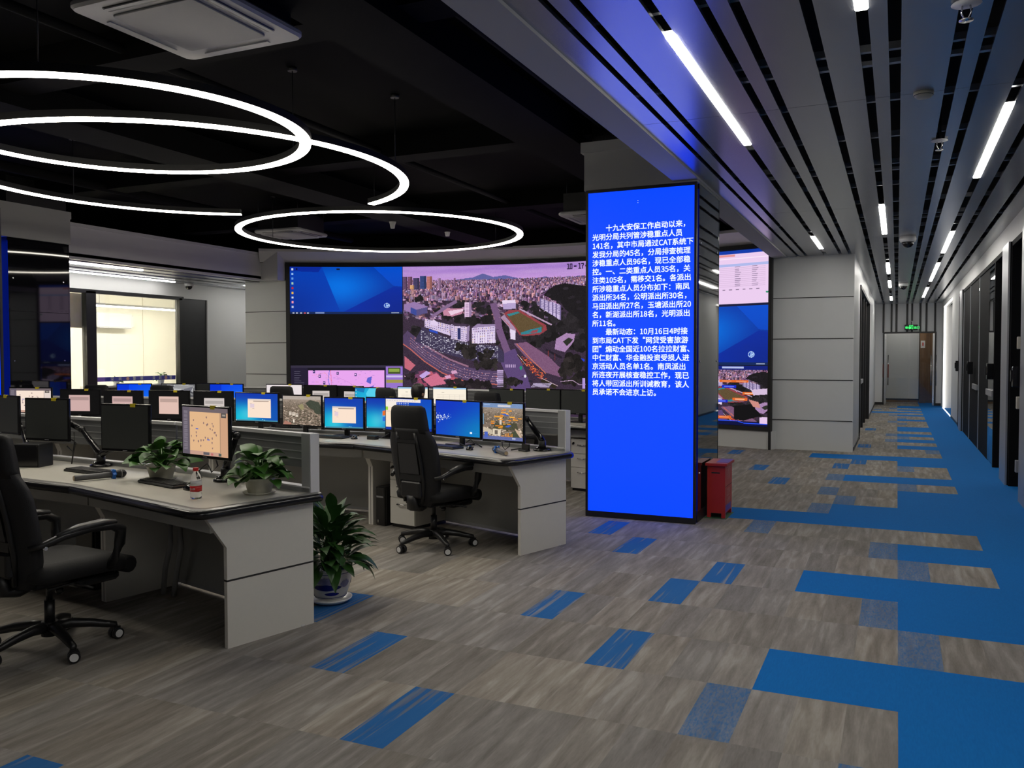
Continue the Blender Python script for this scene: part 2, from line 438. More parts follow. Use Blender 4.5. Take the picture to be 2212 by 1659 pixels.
# warm beige planks that the photograph shows among the grey ones
for q, (c, r) in enumerate(((-15, 2), (-14, 2), (-13, 1), (-16, 1), (-17, 1), (-9, -1), (-8, -1), (-7, -1), (-11, -2), (-14, 1), (-15, 1))):
    i = (r + 16) * 75 + (c + 67)
    ti[i] = (0.0, 1.25, rr.random(), 1.0)
a = me.attributes.new('tint', 'FLOAT_COLOR', 'FACE'); a.data.foreach_set('color', np.array(ti, np.float32).ravel())
me.update()
fl = put('floor', me); fl['kind'] = 'structure'
b = MB().box(-14.2, -6, -0.2, 1.75, 31.5, -0.004); struct('floor_slab', b, M['black_void'])

# ---- corridor end, right wall, corner wall
WT = 3.18       # corridor ceiling
b = MB()
b.box(-0.75, 29.5, 0, -0.38, 29.62, WT + .1); b.box(1.07, 29.5, 0, 1.40, 29.62, WT + .1); b.box(-0.38, 29.5, 2.27, 1.07, 29.62, WT + .1)
struct('wall_back', b, M['white_wall'])
GAPS = [(-1.52, -1.48), (-1.39, -1.345), (-1.10, -1.045), (-.87, -.82), (-.73, -.68), (-.43, -.375), (-.20, -.145), (-.06, 0), (.245, .305), (.385, .44), (.615, .675), (.79, .845), (1.03, 1.085)]
for g0, g1 in GAPS[5:]:
    b = MB().box(g0, 29.485, 2.27, g1, 29.5, WT); struct('trim_1', b, M['black_frame'])
d = sroot('door_1', (0.345, 29.55, 0))
b = MB(); b.box(-.755, -.08, 0, -.715, .08, 2.29); b.box(.715, -.08, 0, .755, .08, 2.29); b.box(-.715, -.08, 2.25, .715, .08, 2.30)
struct('door_frame', b, M['black_frame'], d)
for s in (-1, 1):
    g = MB().box(min(s * .66, s * .02), -.005, .02, max(s * .66, s * .02), .005, 2.22); lf = struct('glass_leaf', g, M['glass'], d)
    g = MB().box(min(s * .66, s * .71), -.012, .01, max(s * .66, s * .71), .012, 2.24); struct('door_stile', g, M['steel'], d)
for x in (-.74, -.60, .62, .76):
    hh = MB()
    for y in (-.06,):
        hh.cyl((x, y, .62), (x, y, 1.57), .016, 10)
    hh.cyl((x, -.06, .88), (x, 0, .88), .010, 8); hh.cyl((x, -.06, 1.34), (x, 0, 1.34), .010, 8)
    h_ = struct('door_handle', hh, M['steel'], d)
    if x < 0: struct('handle_grip', MB().cyl((x, -.062, .86), (x, -.062, 1.28), .020, 10), M['red_wood'], h_)
b = MB().box(-.31, 30.5, .16, .64, 30.56, 2.42); b.box(-.42, 30.5, 0, -.31, 30.56, 2.42)
struct('wall_lobby', b, M['panel_wall'])
struct('trim_2', MB().box(-.33, 30.49, .11, .66, 30.57, .16).box(.64, 30.49, .16, .665, 30.57, 2.42), M['black_frame'])
struct('wall_lobby_side', MB().box(.665, 31.0, 0, .86, 31.05, 2.9).box(.86, 31.2, 0, 1.5, 31.25, 2.9).box(-1.2, 31.4, 0, .665, 31.45, 2.9), M['wood'])
nt_ = tag(part('notice_sheet', MB().box(.70, 30.985, 1.80, .83, 30.999, 2.04), M['print_white']), 'small white paper notice on the brown wall behind the far glass doors', 'notice')
struct('notice_mark', MB().box(.745, 30.982, 1.87, .785, 30.984, 1.98), M['print_red'], nt_)

b = MB().box(-1.89, 14.75, 0, -.635, 14.95, WT + .2)
b.box(-.745, 14.95, 0, -.635, 17.06, WT + .2); b.box(-.745, 22.7, 0, -.635, 29.5, WT + .2); b.box(-.745, 17.06, 2.86, -.635, 22.7, WT + .2)
cw = struct('wall_corner', b, M['panel_wall'])
for z in (.493, 1.155, 1.83, 2.501):
    struct('panel_groove', MB().box(-1.885, 14.744, z - .006, -.645, 14.752, z + .006), M['groove'], cw)
struct('trim_3', MB().box(-1.925, 14.55, 0, -1.885, 14.76, WT), M['black_frame'])
struct('baseboard_left', MB().box(-.637, 14.95, 0, -.625, 17.06, .06).box(-.637, 22.7, 0, -.625, 29.5, .06), M['black_frame'])
struct('baseboard_back', MB().box(-.635, 29.485, 0, -.41, 29.5, .08).box(1.10, 29.485, 0, 1.25, 29.5, .08), M['black_frame'])
d = sroot('door_2', (-.69, 19.9, 0))
fr = MB()
for y in (-2.84, 2.76): fr.box(-.05, y, 0, .075, y + .08, 2.86)
for y in (-1.42, 0.0, 1.42): fr.box(-.05, y, 0, .03, y + .08, 2.86)
fr.box(-.05, -2.84, 2.80, .075, 2.84, 2.86)
struct('door_frame', fr, M['black_frame'], d)
for y in (-2.76, -1.34, .08, 1.5): struct('glass_pane', MB().box(-.012, y, .01, -.004, y + 1.32, 2.8), M['glass'], d)
struct('push_bar', MB().box(.0, -1.30, .98, .035, -.1, 1.06), M['grey_plastic'], d)
struct('wall_left_rooms', MB().box(-1.9, 17.0, 0, -1.85, 22.8, 2.9), M['cream_wall'])

# right wall: header, white piers, lit doorway, glazed bays with black posts
XR = 1.25
b = MB(); b.box(XR, -6, 2.90, XR + .12, 24.1, WT + .1); b.box(XR, 21.1, 0, XR + .12, 24.1, 2.90); b.box(XR, 24.1, 3.0, XR + .12, 28.3, WT + .1); b.box(XR, 28.3, 0, XR + .12, 29.5, WT + .1)
b.box(XR + .40, 24.0, 0, XR + .46, 28.4, 3.05); b.box(XR + .12, 28.3, 0, XR + .40, 28.36, 3.05); b.box(XR + .12, 24.04, 0, XR + .40, 24.1, 3.05)
struct('wall_right', b, M['white_wall'])
struct('baseboard_right', MB().box(XR + .38, 24.1, 0, XR + .40, 28.3, .1).box(XR - .012, 21.1, 0, XR, 24.1, .05), M['black_frame'])
g = MB(); g.box(XR - .004, 28.22, 0, XR + .05, 28.3, 3.0); g.box(XR - .004, 24.1, 2.96, XR + .02, 28.3, 3.0); g.box(XR - .004, 24.1, 0.0, XR + .02, 28.3, .012)
tag(part('door_light_strip', g, M['door_glow']), 'glowing warm white light strip framing a doorway far down the right side', 'light strip')
for y0, y1 in ((11.70, 12.34), (9.55, 10.47), (19.75, 20.35), (6.6, 7.4), (3.2, 4.2), (0.2, 1.2)):
    d = struct('trim_4', MB().box(1.19, y0, 0, 1.21, y1, 2.90), M['silver'])
    struct('pier_core', MB().box(1.21, y0 - .0, 0, 1.40, y1, 2.90), M['matte_black'], d)
nwin = 0
def bay(y0, y1, glass, panels, posts, xg=1.24):
    """glazed bay: clear panes, opaque black door panels, posts whose return shows toward the viewer, thin silver trims"""
    global nwin
    nwin += 1
    yc = (y0 + y1) / 2; d = sroot('window_%d' % nwin, (xg, yc, 0))
    f = MB(); f.box(-.015, y0 - yc, 2.84, .14, y1 - yc, 2.90)
    for p in posts: f.box(-.018, p - yc, 0, .14, p - yc + .07, 2.84)
    for a_, b_ in panels: f.box(.0, a_ - yc, 0, .03, b_ - yc, 2.84)
    struct('window_frame', f, M['matte_black'], d)
    tr = MB()
    for a_, b_ in panels: tr.box(-.012, b_ - yc, 0, .0, b_ - yc + .025, 2.84)
    if panels: struct('window_trim', tr, M['silver'], d)
    for a_, b_, dx in glass: struct('glass_pane', MB().box(dx, a_ - yc, .015, dx + .008, b_ - yc, 2.84), M['glass'], d)
    return d
bay(12.34, 19.75, [(13.57, 14.5, 0), (12.34, 13.5, .12), (16.05, 16.25, 0)], [(14.5, 16.05), (16.25, 18.0), (18.1, 19.7)], [13.5])
bay(10.47, 11.70, [(10.55, 11.62, .12)], [], [10.48, 11.63]); bay(7.4, 9.55, [(7.5, 9.45, .12)], [], [9.47])
bay(20.35, 21.1, [(20.42, 21.0, .1)], [], [20.35, 21.03]); bay(4.2, 6.6, [(4.3, 6.5, .12)], [], [5.4]); bay(1.2, 3.2, [(1.3, 3.1, .12)], [], [2.2]); bay(-6, .2, [(-6, .1, .12)], [], [-1.5, -3.5])
for y, zz in ((13.52, 1.24), (10.60, 1.23), (17.12, 1.24), (20.45, 1.24)):
    o = tag(part('door_lock', MB().rbox(1.135, y, zz - .02, 1.225, y + .075, zz + .20, .012).box(1.12, y + .02, zz + .04, 1.14, y + .055, zz + .16), M['gloss_plastic']),
            {13.52: 'black lock case on the glass door that reflects the blue carpet', 10.60: 'black lock case on the nearest right glass door, beside a beige plate', 17.12: 'small black lock case on the third glass door along the right wall', 20.45: 'farthest black lock case, on the white pier before the lit doorway'}[y], 'door lock', 'lock cases of the right hand doors')
for y0, y1, lb in ((13.6, 14.5, 'grey push bar across the glass door reflecting the blue carpet'), (16.2, 17.05, 'grey push bar on the darker glass door farther down the corridor')):
    tag(part('push_bar', MB().rbox(1.205, y0, .97, 1.238, y1, 1.06, .01), M['grey_plastic']), lb, 'push bar', 'push bars on the right glass doors')
for y, z, lb in ((10.50, 1.62, 'upper beige wall plate above the nearest right door lock'), (10.50, .98, 'middle beige wall plate below the nearest right door lock'), (10.50, .30, 'lowest small grey wall plate near the floor at the right door')):
    tag(part('wall_plate', MB().rbox(1.165, y, z, 1.21, y + .06, z + .13, .008), M['blind' if z > .5 else 'grey_plastic']), lb, 'wall plate')
for y0, y1, z0, lb in ((12.45, 13.4, 2.02, 'beige roller blind half lowered behind the silver pier'), (10.55, 11.6, 2.16, 'short beige roller blind behind the nearest right glass door')):
    tag(part('roller_blind', MB().box(1.37, y0, z0, 1.385, y1, 2.84).cyl((1.378, y0, z0), (1.378, y1, z0), .014, 8), M['blind']), lb, 'blind')
struct('wall_right_rooms', MB().box(2.6, -6, 0, 2.7, 22, 3.1), M['black_frame'])
struct('floor_right_rooms', MB().box(1.6, -6, -.1, 2.7, 22, -.001), M['grey_plastic'])

# ---- corridor ceiling of long panels with dark gaps
b = MB(); edges = [-1.67] + [x for g_ in GAPS for x in g_] + [1.25]
for i in range(0, len(edges), 2):
    x0, x1 = edges[i], edges[i + 1]
    joints = [-6, -.2, 5.93, 10.2, 15.9, 23.4, 29.5]
    yend = 14.75 if x1 < -.6 else 29.5
    for ya, yb in zip(joints, joints[1:]):
        if ya >= yend: break
        b.box(x0, ya + .003, WT, x1, min(yb, yend) - .003, WT + .022)
    if x0 > -.8 and x1 < -.4 and yend < 29: pass
struct('ceiling_corridor', b, M['slat'])
struct('ceiling_void', MB().box(-1.9, -6, 3.55, 1.6, 29.6, 3.6).box(-1.9, -6, WT + .08, -1.67, 14.75, 3.6), M['black_void'])
rails = MB()
for k in range(0, 34):
    y = -5 + k * 1.02
    rails.box(-1.66 if y < 14.5 else -.62, y, WT + .06, 1.24, y + .035, WT + .10)
    if k % 3 == 1: rails.box(-1.66 if y < 14.5 else -.62, y + .16, WT + .035, 1.24, y + .20, WT + .06)
struct('ceiling_rails', rails, M['silver'])
# edge beam between the corridor ceiling and the open hall
struct('trim_5', MB().box(-1.90, -6, 3.16, -1.668, 14.70, 3.20).box(-1.90, -6, 3.20, -1.86, 14.70, 3.95), M['trim'])

# ---- hall: black ceiling with beams and ducts, side fascia, aisle ceiling, office wall
struct('ceiling', MB().box(-14.2, -6, 3.95, -1.86, 16.8, 4.1), M['black_ceiling'])
bm_ = MB()
for y in (1.2, 4.6, 8.0, 11.4): bm_.box(-11.5, y, 3.72, -1.9, y + .30, 3.95)
for x in (-3.4, -7.2): bm_.box(x, -6, 3.62, x + .55, 14.8, 3.86)
bm_.cyl((-2.6, -6, 3.78), (-2.6, 14.9, 3.78), .05, 10); bm_.cyl((-5.2, -6, 3.80), (-5.2, 14.9, 3.80), .035, 10); bm_.cyl((-9.4, -6, 3.75), (-9.4, 13.5, 3.75), .06, 10)
struct('ceiling_ducts', bm_, M['black_ceiling'])
struct('trim_6', MB().box(-11.56, -6, 3.05, -11.5, 13.62, 3.55).box(-11.53, -6, 3.55, -11.47, 13.62, 3.60), M['fascia'])
b = MB()
for k in range(9):
    x = -13.5 + k * .218
    b.box(x, -6, 3.05 + (.0 if k % 2 else .012), x + .200, 16.8, 3.075)
struct('ceiling_aisle', b, M['slat'])
struct('trim_11', MB().box(-11.56, 13.44, 3.05, -11.09, 13.66, 3.60), M['fascia'])
struct('ceiling_aisle_back', MB().box(-14.2, -6, 3.09, -11.5, 16.8, 3.14), M['black_void'])

XW = -13.5
b = MB(); b.box(XW - .12, -6, 2.76, XW, 16.8, 3.10); b.box(XW - .12, 14.07, 0, XW, 16.8, 2.76); b.box(XW - .12, -6, 0, XW, 8.6, 2.76)
struct('wall_left', b, M['white_wall'])
d = sroot('window_8', (XW - .06, 11.3, 0))
f = MB()
for y0, y1 in ((8.6, 8.72), (11.06, 11.27), (13.28, 13.36)): f.box(-.06, y0 - 11.3, 0, .065, y1 - 11.3, 2.76)
f.box(-.05, 8.6 - 11.3, 2.72, .065, 13.4 - 11.3, 2.79)
struct('window_frame', f, M['black_frame'], d)
struct('dark_panel', MB().box(-.05, 13.36 - 11.3, 0, .03, 14.07 - 11.3, 2.76), M['black_frame'], d)
struct('glass_pane', MB().box(-.004, 11.27 - 11.3, .02, .004, 13.28 - 11.3, 2.72), M['glass'], d)
struct('glass_pane', MB().box(-.004, 8.72 - 11.3, .02, .004, 11.06 - 11.3, 2.72), M['glass'], d)
# bright office behind the glass
b = MB(); b.box(-16.2, 8.0, 0, -16.1, 18, 3.3); b.box(-16.2, 17.5, 0, XW, 17.6, 3.3); b.box(-16.2, 7.9, 0, XW - .12, 8.0, 3.3)
ow = struct('wall_office', b, M['cream_wall'])
struct('wall_seam', MB().box(-16.098, 14.70, 0, -16.092, 14.715, 3.2), M['blind'], ow)
struct('ceiling_office', MB().box(-16.2, 7.9, 3.2, XW - .12, 17.6, 3.3), M['cream_wall'])
struct('floor_office', MB().box(-16.2, 7.9, -.1, XW - .12, 17.6, -.002), M['blind'])
struct('wall_aisle_end', MB().box(-14.2, 16.6, 0, -11.4, 16.8, 3.1), M['white_wall'])
tag(part('roller_blind', MB().box(-13.75, 8.75, 2.10, -13.735, 11.40, 2.72).cyl((-13.742, 8.75, 2.10), (-13.742, 11.40, 2.10), .014, 8), M['blind']), 'beige roller blind half lowered in the office window by the left column', 'blind')

# panelled wall left of the video wall
lw = struct('wall_panelled', MB().box(-12.15, 13.72, 0, -11.06, 13.9, 3.07).box(-12.15, 13.9, 0, -12.05, 16.6, 3.07), M['panel_wall'])
for z in (.567, 1.198, 1.829, 2.457):
    struct('panel_groove', MB().box(-12.149, 13.714, z - .006, -11.07, 13.722, z + .006), M['groove'], lw)

# walls that close the hall behind and beside the camera
struct('wall_front', MB().box(-14.2, -6.1, 0, 2.7, -6, 4.1), M['white_wall'])
struct('wall_far', MB().box(-11.5, 16.4, 0, -1.7, 16.5, 4.1), M['black_ceiling'])

# ================================================================ COLUMNS WITH LED FACES
def column(name, x0, x1, y0, y1):
    r = sroot(name, ((x0 + x1) / 2, y0, 0)); xc = (x0 + x1) / 2
    X0, X1, D = x0 - xc, x1 - xc, y1 - y0
    struct('core', MB().box(X0 + .02, .06, 0, X1 - .02, D - .02, 3.95), M['black_frame'], r)
    c = MB(); c.box(X1 - .02, .055, .10, X1 - .002, D, 2.16); c.box(X1 - .02, .055, 2.166, X1 - .002, D, 3.135); c.box(X0 + .002, .055, .10, X0 + .02, D, 3.135); c.box(X0, D - .02, .10, X1, D, 3.135)
    struct('mirror_cladding', c, M['mirror_glass'], r)
    struct('plinth', MB().box(X0 - .005, .03, 0, X1 - .0, D + .005, .10), M['black_frame'], r)
    t = MB(); t.box(X0 - .03, -.03, 3.14, X1 - .003, D + .03, 3.50); t.box(X0 - .06, -.05, 3.50, X1 - .003, D + .05, 3.60)
    struct('painted_head', t, M['column_paint'], r)
    for y in (.12, D - .1):
        for z in (.45, 1.5, 2.6):
            struct('stud', MB().cyl((X1 - .004, y, z), (X1 + .004, y, z), .010, 8), M['steel'], r)
    return r
column('pillar_right', -2.74, -1.676, 7.88, 8.90)
column('pillar_left', -11.76, -10.70, 7.53, 8.50)
def led_face(x0, x1, y, label):
    t = thing('led_display', label, 'LED display', ((x0 + x1) / 2, y, 0.002)); w = (x1 - x0) / 2
    f = MB(); f.box(-w, -.005, .0, w, .028, .055); f.box(-w, -.005, 3.105, w, .028, 3.135); f.box(-w, -.005, .055, -w + .022, .028, 3.105); f.box(w - .022, -.005, .055, w, .028, 3.105)
    part('housing', f, M['black_frame'], t)
    part('screen_face', MB().box(-w + .022, .004, .055, w - .022, .03, 3.105), M['led_blue'], t)
    return t, w
led, LW_ = led_face(-2.74, -1.676, 7.82, 'tall blue LED column screen with white Chinese notice text')
led_face(-11.76, -10.70, 7.47, 'sliver of a blue LED column screen at the left edge')
LINES = ['　　十九大安保工作启动以来，', '光明分局共列管涉稳重点人员', '141名，其中市局通过CAT系统下', '发我分局的45名，分局排查梳理', '涉稳重点人员96名，现已全部稳', '控。一、二类重点人员35名，关', '注类105名，需移交1名。各派出',
 '所涉稳重点人员分布如下：南凤', '派出所34名，公明派出所30名，', '马田派出所27名，玉塘派出所20', '名，新湖派出所18名，光明派出', '所11名。', '　　最新动态：10月16日4时接', '到市局CAT下发“网贷受害旅游',
 '团”煽动全国近100名拉拉财富、', '中仁财富、华金融投资受损人进', '京活动人员名单1名。南凤派出', '所连夜开展核查稳控工作，现已', '将人带回派出所训诫教育，该人', '员承诺不会进京上访。']
rows = []
for i, s in enumerate(LINES):
    z = 2.738 - i * .0820
    k = .0671
    rows.append((s, k, Matrix.Translation((-LW_ + .062, .0015, z)) @ Matrix.Rotation(PI / 2, 4, 'X'), None, .0022))
rows.append(('：', .04, Matrix.Translation((-.03, .0015, 2.98)) @ Matrix.Rotation(PI / 2, 4, 'X'), None, 0))
text_mesh('screen_lettering', rows, M['led_text'], led)

# ================================================================ CURVED VIDEO WALL
AC = (-5.56525974, 4.90097403); AR = 10.368
def arc(th, z, dr=0.0):
    return (AC[0] + (AR + dr) * math.cos(R(th)), AC[1] + (AR + dr) * math.sin(R(th)), z)
def arc_slab(th0, th1, z0, z1, dr0, dr1, n=40):
    b = MB(); rings = []
    for i in range(n + 1):
        t = th0 + (th1 - th0) * i / n
        rings.append([arc(t, z0, dr0), arc(t, z0, dr1), arc(t, z1, dr1), arc(t, z1, dr0)])
    return b.loft(rings, True, True, False)
def arc_soffit(th0, th1, n=40):
    rings = []
    for i in range(n + 1):
        t = th0 + (th1 - th0) * i / n
        rings.append([arc(t, 3.42, .0), arc(t, 3.42, .12), arc(t, 3.66, .12), arc(t, 3.66, -.20), arc(t, 3.61, -.20)])
    return MB().loft(rings, True, True, False)
struct('wall_screen_base', arc_slab(122.2, 69.2, 0, .30, 0.0, .2), M['panel_wall'])
struct('trim_7', arc_soffit(124.9, 69.2), M['fascia'])
struct('trim_8', arc_slab(124.9, 69.2, 3.412, 3.42, .0, .25), M['black_frame'])
struct('wall_screen_head', arc_slab(124.9, 69.2, 3.64, 3.96, .10, .3), M['black_ceiling'])
vw = thing('video_wall', 'huge curved video wall showing a dusk city view and blue desktops', 'video wall', (-5.6, 15.2, 0))
def vput(o):
    o.parent = vw; o.matrix_parent_inverse = Matrix.Translation((5.6, -15.2, 0)); return o
fr = arc_slab(122.16, 69.2, .30, .372, -.035, .03); 
for q in ((122.16, 69.2, 3.345, 3.415), (122.16, 121.74, .372, 3.345), (69.48, 69.2, .372, 3.345)):
    s_ = arc_slab(*q, -.035, .03); fr.add(s_.v, s_.f)
vput(part('frame', fr, M['black_frame']))
vput(part('backing', arc_slab(122.1, 69.25, .33, 3.40, .012, .05), M['black_frame']))
def wall_pic(name, img, th0, th1, z0, z1):
    def pos(u, v):
        t = np.radians(th0 + (th1 - th0) * u)
        return np.stack([AC[0] + AR * np.cos(t), AC[1] + AR * np.sin(t), z1 + (z0 - z1) * v], axis=1)
    return vput(raster(name, img, pos, M['wall_display'], None))

def desktop_pic(w, h, seed=1):
    p = Pic(w, h, (6, 40, 150), seed)
    p.glow(.42, .45, .45, .5, (0, 118, 232), .95)
    p.poly([(0, 0), (.28, 0), (.45, 1), (0, 1)], (4, 62, 178)); p.glow(.05, .9, .25, .5, (3, 40, 140), .6)
    p.poly([(0, 0), (.28, 0), (.25, .11), (0, .09)], (8, 40, 150))
    p.poly([(.74, 0), (1, 0), (1, .42), (.92, .40)], (4, 78, 205))
    p.poly([(.43, 1), (.92, .42), (1, .45), (1, 1)], (6, 46, 165)); p.glow(1.0, 1.0, .35, .5, (10, 34, 130), .7)
    p.rect(0, .955, 1, 1, (18, 40, 90))
    for i, x in enumerate((.02, .05, .085, .12, .145)): p.rect(x, .965, x + .018, .99, (200, 205, 225) if i != 3 else (225, 90, 90))
    p.rect(.22, .96, .30, .99, (120, 140, 190)); p.rect(.90, .965, .97, .985, (170, 180, 205))
    for i in range(9):
        c = [(200, 215, 240), (150, 190, 240), (100, 150, 220), (160, 200, 180), (180, 40, 60), (230, 180, 70), (200, 210, 230), (240, 150, 170), (190, 200, 225)][i]
        p.rect(.012, .03 + i * .1, .030, .075 + i * .1, c)
    p.rect(.052, .03, .066, .06, (10, 10, 20)); p.rect(.41, .03, .44, .06, (20, 25, 40))
    # round maker's mark
    p.ell(.86, .82, .026, .052, (175, 205, 245)); p.ell(.86, .82, .021, .042, (12, 62, 180))
    c = (175, 205, 245)
    for q in (((.850, .858), (.862, .775)), ((.862, .865), (.873, .795))): p.line(q, .006, c)
    p.line([(.857, .812), (.865, .812)], .008, c); p.line([(.865, .812), (.861, .845)], .006, c); p.line([(.870, .802), (.877, .802)], .008, c); p.line([(.877, .802), (.873, .835)], .006, c); p.line([(.867, .835), (.874, .835)], .008, c)
    return p.out()
wall_pic('desktop_picture', desktop_pic(300, 128), 121.72, 109.40, 2.40, 3.335)
p = Pic(300, 128, (30, 26, 46), 4)
p.rect(0, 0, 1, .05, (52, 46, 66)); p.rect(0, .05, .145, 1, (34, 28, 50)); p.rect(.15, .05, 1, .1, (20, 18, 30))
for i in range(24): p.rect(.03, .12 + i * .037, .03 + p.r.uniform(.04, .09), .128 + i * .037, (105, 100, 122))
p.rect(.155, .10, .835, 1, (232, 165, 238))
for i in range(90):
    x, y = p.r.uniform(.17, .8), p.r.uniform(.12, .97); p.rect(x, y, x + p.r.uniform(.006, .03), y + .008, p.r.choice([(190, 140, 220), (205, 150, 180), (160, 120, 200)]))
p.line([(.34, .1), (.33, .3), (.35, .5), (.33, .8), (.36, 1)], .006, (110, 110, 215)); p.line([(.35, .1), (.36, .4), (.38, 1)], .004, (225, 110, 150)); p.line([(.40, .22), (.52, .35), (.6, .5)], .003, (190, 120, 190))
p.line([(.20, .42), (.27, .38)], .004, (235, 130, 120)); p.line([(.19, .2), (.30, .15), (.36, .3)], .003, (235, 150, 120))
for x, y in ((.2, .13), (.25, .22), (.29, .35), (.41, .16), (.57, .19), (.50, .52), (.65, .56), (.27, .50), (.45, .75), (.6, .8), (.3, .7)):
    p.rect(x - .008, y - .03, x + .012, y + .03, (70, 55, 115)); p.rect(x - .004, y - .015, x + .008, y + .005, (235, 190, 245))
p.poly([(.68, .25), (.72, .22), (.71, .38), (.67, .33)], (90, 95, 205)); p.poly([(.67, .46), (.74, .40), (.72, .52)], (100, 100, 210))
p.rect(.845, .02, 1, 1, (150, 115, 205)); p.rect(.865, .05, .98, .17, (70, 84, 40)); p.rect(.875, .07, .97, .13, (140, 165, 70)); p.rect(.85, .2, 1, .24, (205, 190, 235)); p.rect(.85, .29, 1, .35, (160, 150, 80)); p.rect(.85, .62, 1, .70, (115, 80, 165))
wall_pic('map_picture', p.out(), 121.72, 109.40, .375, 1.375)
wall_pic('blank_picture', Pic(4, 4, (7, 7, 10)).out(), 121.72, 109.40, 1.38, 2.395)

def city_pic(w, h, x0, y0, x1, y1, seed=5):
    p = Pic(w, h, (60, 44, 66), seed).frame(x0, y0, x1, y1); r = p.r
    for k in range(20): p.rect(x0, y0 + (255 - y0) * k / 20, x1, 258, tuple(np.array((150, 112, 196)) + np.array((52, 44, 24)) * k / 20))
    for k in range(26):
        x, y = r.uniform(x0, x1), r.uniform(150, 225); p.glow(x, y, r.uniform(.05, .12), r.uniform(.008, .016), (196, 158, 216), .5)
    p.poly([(1150, 262), (1240, 248), (1330, 238), (1400, 212), (1470, 238), (1550, 228), (1640, 250), (1740, 256), (1830, 246), (1900, 262), (1990, 250), (2080, 262), (2500, 240), (2500, 285), (1150, 275)], (96, 98, 158))
    p.poly([(1790, 268), (1880, 256), (1960, 264), (2050, 250), (2500, 262), (2500, 300), (1790, 290)], (66, 72, 132))
    pal = [(214, 170, 212), (190, 140, 186), (226, 190, 228), (150, 104, 150), (206, 140, 160), (120, 84, 130), (172, 150, 200), (96, 66, 100), (220, 160, 170)]
    # far town
    y = 262
    while y < 432:
        sz = 4 + (y - 262) / 170 * 16; x = x0
        while x < x1:
            ww = r.uniform(.5, 1.3) * sz; hh = r.uniform(.9, 2.8) * sz; c = np.array(r.choice(pal)) * r.uniform(.62, 1.05)
            yy = y + r.uniform(-5, 5); p.rect(x, yy - hh, x + ww, yy, c); p.rect(x + ww * .6, yy - hh * .9, x + ww, yy, c * .62)
            if r.random() < .16: p.rect(x, yy - hh * .2, x + ww * 1.2, yy + 3, (44, 34, 46))
            x += ww * r.uniform(.75, 1.2)
        y += sz * .55 + 1.5
    for a, b_, t, c in ((853, 884, 224, (104, 76, 110)), (886, 918, 224, (128, 84, 112)), (924, 966, 236, (74, 66, 104)), (970, 1012, 222, (58, 74, 128)), (1014, 1052, 224, (196, 124, 118)), (900, 930, 286, (226, 170, 120)), (1200, 1212, 238, (150, 110, 150)), (1088, 1112, 240, (170, 130, 170))):
        p.rect(a, t, b_, 312, c); p.rect(a + (b_ - a) * .62, t, b_, 312, tuple(np.array(c) * .7))
        for q in range(8): p.rect(a + 4, t + 8 + q * 10, b_ - 5, t + 11 + q * 10, tuple(np.array(c) * .8))
    # middle ground
    p.poly([(x0, 400), (1100, 395), (1500, 400), (1800, 430), (2500, 420), (2500, 1100), (x0, 1100)], (58, 44, 62), 12)
    for k in range(420):
        x, yy = r.uniform(x0, 1900), r.uniform(395, 520); s = r.uniform(8, 30); c = np.array(r.choice(pal)) * r.uniform(.5, .95)
        p.poly([(x, yy), (x + s, yy + 2), (x + s * 1.1, yy + s * .7), (x + .1 * s, yy + s * .6)], c); p.rect(x, yy - s * .25, x + s * .6, yy, c * .7)
    def trees(pts, c=(30, 27, 30)):
        for x, yy, s in pts:
            for q in range(14): p.ell(x + r.uniform(-s, s), yy + r.uniform(-s * .7, s * .7), s * r.uniform(.3, .55), s * r.uniform(.3, .55), np.array(c) * r.uniform(.7, 1.5), 6)
    trees([(1235, 425, 34), (1370, 440, 34), (1430, 470, 36), (1420, 540, 40), (1330, 540, 44), (1250, 520, 40), (1160, 500, 36), (1100, 470, 26), (960, 380, 24), (930, 610, 40), (1560, 560, 36), (1545, 620, 40), (1550, 660, 30), (1720, 450, 40), (1800, 490, 50), (1850, 560, 60), (1950, 560, 70), (2040, 600, 70), (2060, 480, 70), (1900, 640, 60), (1760, 680, 50), (1700, 660, 30), (1990, 690, 60), (2080, 700, 60)])
    p.poly([(1815, 372), (1850, 332), (1900, 306), (1960, 297), (2030, 308), (2110, 322), (2500, 300), (2500, 560), (2080, 560), (1960, 470), (1935, 430), (1870, 400)], (26, 23, 27), 7)
    for k in range(60): p.ell(r.uniform(1840, 2400), r.uniform(330, 520), 18, 10, np.array((32, 28, 34)) * r.uniform(.6, 1.5), 5)
    for k in range(16):
        x = 1790 + k * 9.0; t = 392 + k * 3.4; p.rect(x, t, x + 9, t + 66 + k * 2.4, (206, 188, 226) if k % 3 else (120, 104, 150))
        for q in range(6): p.rect(x, t + 6 + q * 11, x + 8, t + 9 + q * 11, (110, 96, 140))
    p.poly([(1530, 402), (1620, 398), (1625, 420), (1534, 424)], (232, 214, 240)); p.poly([(1534, 424), (1625, 420), (1625, 460), (1540, 464)], (180, 160, 205))
    # blocks left
    p.poly([(858, 420), (930, 402), (1020, 436), (1018, 480), (945, 500), (905, 480), (858, 460)], (150, 120, 172)); p.poly([(905, 440), (945, 458), (945, 500), (905, 482)], (60, 74, 150)); p.poly([(945, 458), (1020, 440), (1018, 482), (945, 500)], (88, 80, 130))
    p.rect(1275, 412, 1320, 512, (226, 196, 226)); p.rect(1304, 412, 1320, 512, (150, 122, 160))
    for q in range(10): p.rect(1280, 420 + q * 9, 1302, 423 + q * 9, (160, 120, 160))
    p.poly([(1120, 450), (1270, 452), (1255, 490), (1190, 508), (1130, 500)], (196, 134, 160)); p.poly([(1160, 470), (1265, 455), (1265, 470), (1180, 500)], (236, 206, 226))
